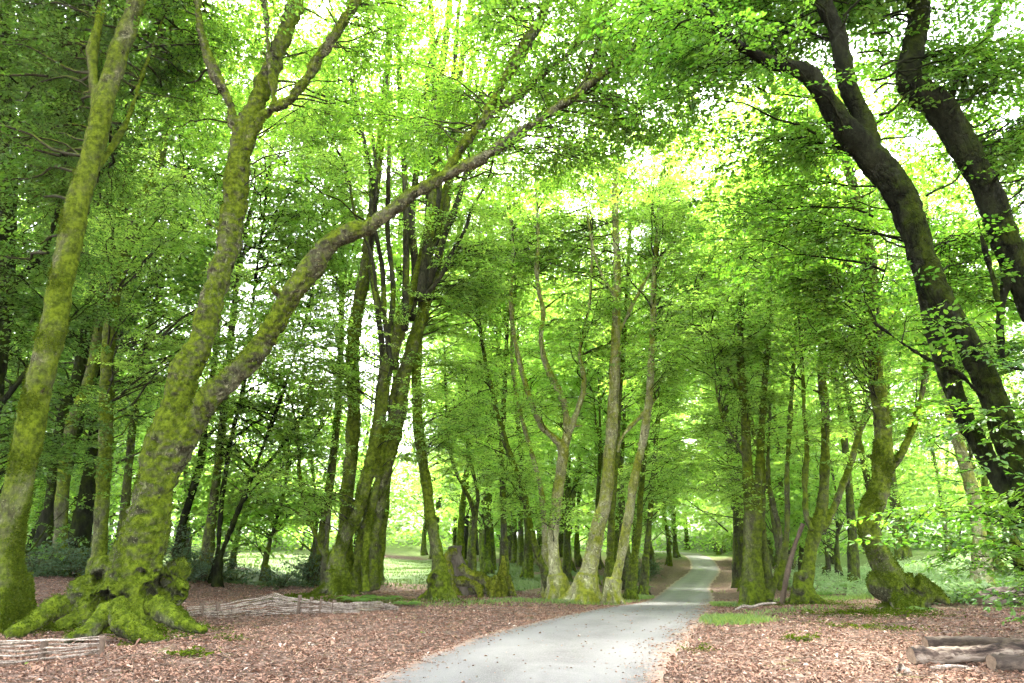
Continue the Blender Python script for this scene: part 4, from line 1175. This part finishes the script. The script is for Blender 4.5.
hurdle('short low woven-branch fence below the leaning trunk at the left edge', [(-60, 644, 672), (-10, 642, 668), (30, 641, 664), (60, 640, 661), (99, 639, 655)], [(99, 636), (40, 640), (-15, 641)], 5, 8, .3)
hurdle('long low woven-branch fence curving in front of the five-stemmed clump', [(186, 609, 617), (215, 607, 617), (245, 600, 616), (270, 594, 615), (300, 600, 615), (330, 604, 615), (355, 605, 614), (380, 602, 612), (398, 607, 611)],
       [(200, 603), (216, 602), (298, 595), (310, 597), (320, 599), (333, 600)], 6, 9, .4)

# ------------------------------------------------------------------ logs and fallen branches
def log(name, label, pts, ends=True, Y=None, mat='log_bark', cat='log', group=None, knots=0, seed=1):
    """pts: (px, py_centre, width px) lying on the ground line"""
    r = np.random.default_rng(seed)
    g = ground_at(pts[0][0], pts[0][1] + pts[0][2] * .5) if Y is None else None
    P = []; Q = []
    for (px, py, w, *dy) in pts:
        gg = ground_at(px, py + w * .5)
        yy = (g[1] if g is not None else Y) + (dy[0] if dy else 0)
        p = at(px, py, yy); P.append(p); Q.append(.5 * w * depth_of(p) / FPX)
    P = np.array(P); Q = np.array(Q)
    # rest it on the ground (keep its radius above the soil)
    b = np.array([P[0][0], P[0][1], float(H(P[0][0], P[0][1]))])
    t = thing(name, label, cat, b, group)
    Q = Q * (1 + r.normal(0, .05, len(Q)))
    V, F = tube(P - b, Q, 14, jit=.09, res=7, cap=False, seed=seed)
    link('bark', mesh_q('bark', V, F), M[mat], t)
    if ends:
        for k, e in ((0, P[1] - P[0]), (-1, P[-2] - P[-1])):
            d = e / np.linalg.norm(e)
            c = P[k] - b
            ring = V[:14] if k == 0 else V[-14:]
            Vc = np.vstack([ring + d * .004, c[None] + d * .0])
            jj = np.arange(0, 14, 2)
            F_ = np.stack([np.full(7, 14), jj, (jj + 1) % 14, (jj + 2) % 14], -1)
            if k == -1: F_ = F_[:, ::-1]
            link('cut_end', mesh_q('cut_end', Vc, F_, smooth=False), M['log_end'], t)
    return t

log('log', 'long thick log with peeling pale bark, front one at the bottom right', [(911, 656, 17), (930, 656, 18), (952, 655, 16), (972, 654, 17), (1000, 653, 16), (1030, 651, 17, .1), (1060, 650, 17, .2)], seed=2)
log('log', 'thinner dark log lying just behind the thick peeling log', [(925, 643, 11), (950, 642, 12), (980, 643, 11), (1015, 644, 11, -.1), (1040, 645, 11, -.2)], mat='log_dark', seed=3)
log('log', 'short grey split log end in front of the thick peeling log', [(991, 663, 16), (1010, 664, 17), (1045, 667, 18, -.1)], mat='log_dark', seed=4)
log('log', 'brown half-hidden log under the leafy branches at the right edge', [(978, 598, 15), (1000, 596, 17), (1030, 594, 18), (1060, 594, 18)], seed=8)
log('fallen_branch', 'pale bare branch lying by the foot of the mossy cluster', [(735, 610, 2.5), (744, 606, 3), (752, 607, 2.5), (762, 604, 2.5), (776, 603, 1.5)], mat='wattle', cat='branch', ends=False, seed=5)
log('fallen_branch', 'grey weathered piece of wood on the litter left of the logs', [(899, 668, 9), (906, 672, 8), (914, 677, 5)], mat='wattle', cat='branch', ends=False, seed=6)
log('fallen_branch', 'thin twig lying in front of the thick peeling log', [(930, 668, 3), (950, 666, 3), (968, 667, 2)], mat='wattle', cat='branch', ends=False, seed=7)
log('leaning_branch', 'thin brown dead branch leaning against the knotted tree', [(782, 603, 5), (788, 570, 5, 0), (794, 548, 4, 0), (803, 524, 4, 0)], mat='post', cat='branch', ends=False, seed=9)

# ------------------------------------------------------------------ ferns and shrubs
def fern(label, px, py, size, group=None, seed=1, n=11):
    r = np.random.default_rng(seed)
    b = ground_at(px, py)
    LV, LF = leaf_shape('mid')
    Vs, Fs, Ts, o = [], [], [], 0
    for k in range(n):
        a = 2 * math.pi * k / n + r.normal(0, .25)
        ln = size * r.uniform(.75, 1.15)
        tt = r.normal(.5, .15)
        for i in range(2, 15):
            f = i / 15
            p = np.array([ln * f, 0, ln * (.75 * f - .72 * f * f)])
            for sd in (1, -1):
                s = ln * .26 * math.sin(min(1, f * 1.15) * 2.6 + .35) + .02
                v = (LV * np.array([s, s * .45, s])) @ rotx(r.normal(0, .2)).T @ rotz(sd * 1.2).T + p
                Vs.append(v @ rotz(a).T); Fs.append(LF + o); o += len(LV); Ts += [min(1, max(0, tt + r.normal(0, .1)))] * len(LF)
    m = mesh_q('fern', np.vstack(Vs), np.vstack(Fs), np.array(Ts), smooth=False)
    o_ = link('fern', m, M['fern'], None, b)
    return tag(o_, label, 'fern', group)

for i, (px, py, s, lb) in enumerate([
        (360, 603, .75, 'green fern in front of the five-stemmed clump'), (385, 601, .55, 'small fern right of the five-stemmed clump'),
        (408, 606, .5, 'fern at the right end of the long woven fence'), (600, 597, .7, 'spreading fern at the foot of the tall curving pale trunk'),
        (641, 590, .9, 'fern by the evergreen shrubs at the left roadside'), (575, 597, .5, 'small fern at the foot of the pale forked tree'),
        (918, 612, .45, 'fern at the foot of the S-curved trunk'), (880, 596, .5, 'fern left of the S-curved trunk'), (822, 596, .6, 'fern beside the knotted tree right of the lane'),
        (935, 598, .7, 'fern in the glade just right of the S-curved trunk'), (960, 590, .9, 'large fern in the glade under the leafy branches'), (845, 588, .6, 'pale fern between the knotted tree and the S-curved trunk')]):
    fern(lb, px, py, s, None, 200 + i)

def shrub(label, px, py, w, h, mat, seed, n=14, tset='holly', Y=None, scale=1.0):
    r = np.random.default_rng(seed)
    b = ground_at(px, py) if Y is None else None
    if b is None:
        q = at(px, py, Y); b = np.array([q[0], q[1], float(H(q[0], q[1]))])
    limbs = []
    for k in range(6):
        a = r.uniform(0, 6.28); d = np.array([math.cos(a), math.sin(a), 0]) * w * r.uniform(.15, .4)
        limbs.append((np.array([(0, 0, -.1), d * .5 + (0, 0, h * .4), d + (0, 0, h * r.uniform(.6, .95))]), np.array([.03, .02, .01])))
    fine = [smooth_limb(p, q) for p, q in limbs]
    (LV, LF, LT), W = foliage(fine, [(np.array([0, 0, h * .5]), np.array([w * .5, w * .4, h * .5]), n)], TS[tset], r, ns=9, scale=scale, maxlen=1.5, flat=.5, droop=.1)
    t = thing('shrub', label, 'shrub', b)
    link('foliage', mesh_q('foliage', LV, LF, LT, smooth=False), M[mat], t)
    V, F = merge([W] + [tube(p, q, 6, res=4) for p, q in limbs])
    link('stem', mesh_q('stem', V, F), M['twig'], t)

for i, (px, py, w, h, n, lb) in enumerate([
        (35, 577, 2.6, 1.0, 34, 'low blue-green evergreen shrub behind the leaning trunk at far left'),
        (72, 577, 2.6, 1.1, 34, 'low blue-green evergreen shrub below the slim brown trunk'),
        (110, 580, 1.8, .9, 20, 'low dark evergreen shrub behind the great beech, on its left'),
        (178, 582, 1.8, 1.7, 34, 'loose blue-green evergreen shrub growing against the right side of the great beech'),
        (200, 580, 2.2, 1.2, 28, 'evergreen shrub right of the great beech, before the clearing'),
        (235, 583, 1.6, .45, 10, 'low evergreen shrub along the near clearing edge'),
        (282, 588, 1.2, .6, 12, 'small evergreen shrub left of the mossy mound'),
        (312, 587, 1.4, 1.3, 22, 'dark upright evergreen shrub at the left of the five-stemmed clump'),
        (634, 586, 1.7, 1.3, 30, 'blue-green evergreen shrub at the foot of the knotty pale trunk'),
        (648, 580, 1.8, 1.3, 26, 'blue-green evergreen shrub farther along the left verge'),
        (700, 0, 0, 0, 0, '')][:-1]):
    shrub(lb, px, py, w, h, 'holly', 300 + i, n)
for i, (px, py, w, h, n, lb) in enumerate([
        (975, 601, 1.3, .5, 7, 'leafy bramble at the right edge beside the half-hidden log'), (1030, 606, 1.2, .6, 8, 'leafy bramble in the right corner behind the logs')]):
    shrub(lb, px, py, w, h, 'leaf_near', 330 + i, n, scale=1.3)

# ------------------------------------------------------------------ what nobody could count: litter, grass, moss, glade undergrowth
def lane_dist(x, y): return np.abs(x - lane_x(y))

def build_litter():
    r = np.random.default_rng(77)
    n = 360000
    d = 6.0 + 24.0 * r.uniform(0, 1, n) ** 1.25
    a = r.uniform(-.92, .92, n)
    x = d * a; y = d
    ld = lane_dist(x, y); hw = lane_w(y) / 2
    p = np.where(ld > hw + .12, 1.0, np.where(ld > hw - .5, .10 + .55 * np.clip((ld - hw + .5) / .6, 0, 1) ** 1.5 * np.clip(1 + .8 * wob(x, y, 1.1, 64), .2, 2), .022 * (1 + wob(x, y, 2.0, 61))))
    glade = sstep(10.5, 14, x + wob(x, y, 4, 9)) * sstep(18, 22, y)
    keep = (r.uniform(0, 1, n) < p * (1 - .9 * glade) * np.clip(.72 + .45 * wob(x, y, 1.6, 62) + .3 * wob(x, y, .5, 63), .18, 1))
    x, y, ld = x[keep], y[keep], ld[keep]; n = len(x)
    onroad = ld < lane_w(y) / 2 + .1
    z = H(x, y) + np.where(onroad, .055, .012)
    LV, LF = leaf_shape('mid')
    s = np.clip(r.lognormal(-3.32, .36, n), .016, .085); s[ld < lane_w(y) / 2] *= .75
    yaw = r.uniform(0, 6.28, n); tx = r.normal(0, .32, n); ty = r.normal(0, .32, n)
    tx[onroad] *= .3; ty[onroad] *= .3
    c, s_ = np.cos(yaw), np.sin(yaw)
    V = LV[None] * s[:, None, None]
    curl = r.uniform(0, .9, n)
    V = V.copy(); V[:, :, 2] += np.abs(LV[None, :, 1]) * s[:, None] * curl[:, None]
    vz = V[:, :, 2] + V[:, :, 0] * tx[:, None] + V[:, :, 1] * ty[:, None]
    vx = V[:, :, 0] * c[:, None] - V[:, :, 1] * s_[:, None]; vy = V[:, :, 0] * s_[:, None] + V[:, :, 1] * c[:, None]
    V = np.stack([vx + x[:, None], vy + y[:, None], vz + z[:, None]], -1).reshape(-1, 3)
    F = (LF[None] + (np.arange(n) * len(LV))[:, None, None]).reshape(-1, 4)
    zone = .5 + .2 * wob(x, y, 5, 21)
    T = np.repeat(np.clip(r.beta(2, 2, n) * .75 + .25 * zone + np.where(r.uniform(0, 1, n) < .05, .4, 0) - .06, 0, 1), len(LF))
    tag(link('leaf_litter', mesh_q('leaf_litter', V, F, T, smooth=False), M['litter']), kind='stuff')
build_litter()

def build_twig_debris():
    r = np.random.default_rng(78)
    parts = []
    for _ in range(900):
        y = 6.5 + 16 * r.uniform() ** 1.2; x = y * r.uniform(-.85, .85)
        if lane_dist(x, y) < lane_w(y) / 2 + .1: continue
        L = r.uniform(.12, .7); a = r.uniform(0, 6.28); n = 5
        p = []
        for i in range(n):
            a += r.normal(0, .25)
            x += math.cos(a) * L / n; y += math.sin(a) * L / n
            p.append((x, y, float(H(x, y)) + .025 + r.uniform(0, .02)))
        w = r.uniform(.003, .009)
        parts.append(tube(np.array(p), np.linspace(w, w * .4, n), 4, res=1, cap=False))
    tag(link('twig_debris', mesh_q('twig_debris', *merge(parts)), M['post']), kind='stuff')
build_twig_debris()

def blades(name, x, y, h, w, mat, r, lean=.35, lift=0.0):
    n = len(x)
    yaw = r.uniform(0, 6.28, n)
    c, s = np.cos(yaw), np.sin(yaw)
    lx_, ly_ = r.normal(0, lean, n) * h, r.normal(0, lean, n) * h
    z = H(x, y) + lift
    b0 = np.stack([x - c * w, y - s * w, z], -1); b1 = np.stack([x + c * w, y + s * w, z], -1)
    m0 = np.stack([x + lx_ * .35 + c * w * .7, y + ly_ * .35 + s * w * .7, z + h * .6], -1)
    t = np.stack([x + lx_, y + ly_, z + h], -1)
    V = np.stack([b0, b1, m0, t], 1).reshape(-1, 3)
    F = np.arange(n * 4).reshape(-1, 4)
    tag(link(name, mesh_q(name, V, F, r.uniform(0, 1, n), smooth=False), M[mat]), kind='stuff')

def patches(spec, r):
    X, Y = [], []
    for px, py, rx, ry, n in spec:
        g = ground_at(px, py)
        q = r.normal(size=(n, 2)) * .55
        X.append(g[0] + q[:, 0] * rx); Y.append(g[1] + q[:, 1] * ry)
    return np.concatenate(X), np.concatenate(Y)

r_ = np.random.default_rng(88)
x, y = patches([(732, 622, .55, .8, 2600), (722, 606, .4, 1.6, 2200), (600, 601, 1.3, .8, 1000), (640, 598, .7, 1.6, 1200), (560, 603, 2.0, .6, 900), (430, 606, 2.4, .5, 300), (840, 600, 1.8, 1.0, 700), (790, 612, 1.2, .6, 250), (870, 598, 2, 1.2, 1100),
                (780, 602, 1.2, .5, 500), (500, 602, 1.6, .4, 500), (690, 590, .6, 3, 1200)], r_)
k = lane_dist(x, y) > lane_w(y) / 2 + .1
blades('grass', x[k], y[k], r_.uniform(.04, .15, k.sum()), .008, 'grass', r_)
# clearing: rough grass over the whole lawn
n = 60000
y = 27 + 46 * r_.uniform(0, 1, n) ** 1.4; x = r_.uniform(-46, 4, n)
k = (((x + 21) / 25.5) ** 4 + ((y - 52) / 23.5) ** 4 < 1)
blades('meadow_grass', x[k], y[k], r_.uniform(.05, .13, k.sum()), .02, 'meadow', r_, lift=.05)

def low_leaves(name, x, y, size, hgt, mat, r):
    LV, LF = leaf_shape('far')
    n = len(x)
    P = np.stack([x, y, H(x, y) + hgt], -1)
    D = r.normal(size=(n, 3)) * (1, 1, .35); D /= np.linalg.norm(D, axis=1)[:, None]
    U = np.stack([r.normal(0, .5, n), r.normal(0, .5, n), np.ones(n)], -1)
    N2 = np.cross(U, D); N2 /= np.linalg.norm(N2, axis=1)[:, None]; N3 = np.cross(D, N2)
    Rm = np.stack([D, N2, N3], 2) * size[:, None, None]
    V = (np.einsum('nij,vj->nvi', Rm, LV) + P[:, None]).reshape(-1, 3)
    F = (LF[None] + (np.arange(n) * len(LV))[:, None, None]).reshape(-1, 4)
    tag(link(name, mesh_q(name, V, F, np.clip(r.normal(.5, .2, n), 0, 1), smooth=False), M[mat]), kind='stuff')

n = 90000
y = 19.5 + 40 * r_.uniform(0, 1, n) ** 1.6; x = lane_x(y) + 5 + (y * .9) * r_.uniform(0, 1, n)
k = (x + wob(x, y, 4, 9) * 1.5 > 11.5 + .0 * y) & (x < .85 * y + 6)
x, y = x[k], y[k]
hm = .15 + .35 * np.clip(wob(x, y, 3.5, 31) + .4, 0, 1.4)
low_leaves('undergrowth', x, y, r_.uniform(.08, .18, len(x)), hm * r_.uniform(.1, 1.2, len(x)), 'glade', r_)

# seedlings and stray green leaves on the litter
x = r_.uniform(-9, 14, 2600); y = 7 + 16 * r_.uniform(0, 1, 2600)
k = (lane_dist(x, y) > lane_w(y) / 2 + .3) & (wob(x, y, 2.2, 91) > .75)
low_leaves('seedlings', x[k], y[k], r_.uniform(.025, .055, k.sum()), r_.uniform(.02, .09, k.sum()), 'grass', r_)

# moss cushions over roots and soil at the tree feet
x, y = patches([(60, 628, 1.6, .5, 5000), (20, 620, .9, .6, 3500), (130, 632, 1.0, .5, 5000), (190, 628, .6, .35, 1500), (160, 643, .5, .25, 1200), (300, 598, 1.0, .6, 6000), (340, 600, 1.6, .6, 5000), (400, 600, 1.2, .5, 1200),
                (862, 612, 1.2, .5, 3200), (900, 614, .8, .6, 3000), (820, 603, 1.6, 1, 3000), (455, 603, 1.4, .4, 800), (755, 606, 1.0, .6, 1800), (870, 628, .8, .5, 1500), (190, 655, .3, .2, 500), (558, 594, .8, .4, 1200), (586, 597, .9, .4, 1500), (613, 598, .8, .4, 1200), (806, 604, .9, .4, 1500), (230, 640, .25, .15, 300), (800, 640, .3, .2, 350), (700, 650, .25, .2, 250)], r_)
hm = np.clip(.02 + .10 * wob(x, y, .7, 41), 0.005, .25)
low_leaves('moss', x, y, r_.uniform(.03, .06, len(x)), hm * r_.uniform(.2, 1.1, len(x)), 'moss', r_)

n = 150000
a = r_.uniform(-.86, .86, n)
rad = r_.uniform(92, 128, n)
x = rad * np.sin(a); y = rad * np.cos(a)
top = 11 + 5 * wob(x, y, 18, 51) + 3 * wob(x, y, 6, 52)
hz = np.clip(top, 4, 22) * r_.uniform(0, 1, n) ** .8
k = ((lane_dist(x, y) > 3.0) | (hz > 3.6)) & (wob(x + hz, y + hz * 1.7, 5.0, 53) > -.75)
low_leaves('distant_wood', x[k], y[k], r_.uniform(.35, .8, k.sum()), hz[k], 'leaf_lit', r_)

# ------------------------------------------------------------------ humid woodland air
k = NT('woodland_air')
pv = k.n('VolumePrincipled')
pv.inputs['Density'].default_value = 0.00013
pv.inputs['Color'].default_value = (.95, .97, .93, 1)
pv.inputs['Anisotropy'].default_value = 0.3
k.l(pv.outputs[0], k.out.inputs['Volume'])
V = np.array([(x, y, z) for x in (-610, 610) for y in (-70, 910) for z in (-14, 60)], float)
F = np.array([(0, 1, 3, 2), (4, 6, 7, 5), (0, 4, 5, 1), (2, 3, 7, 6), (0, 2, 6, 4), (1, 5, 7, 3)])
tag(link('haze', mesh_q('haze', V, F, smooth=False), k.m), kind='stuff')
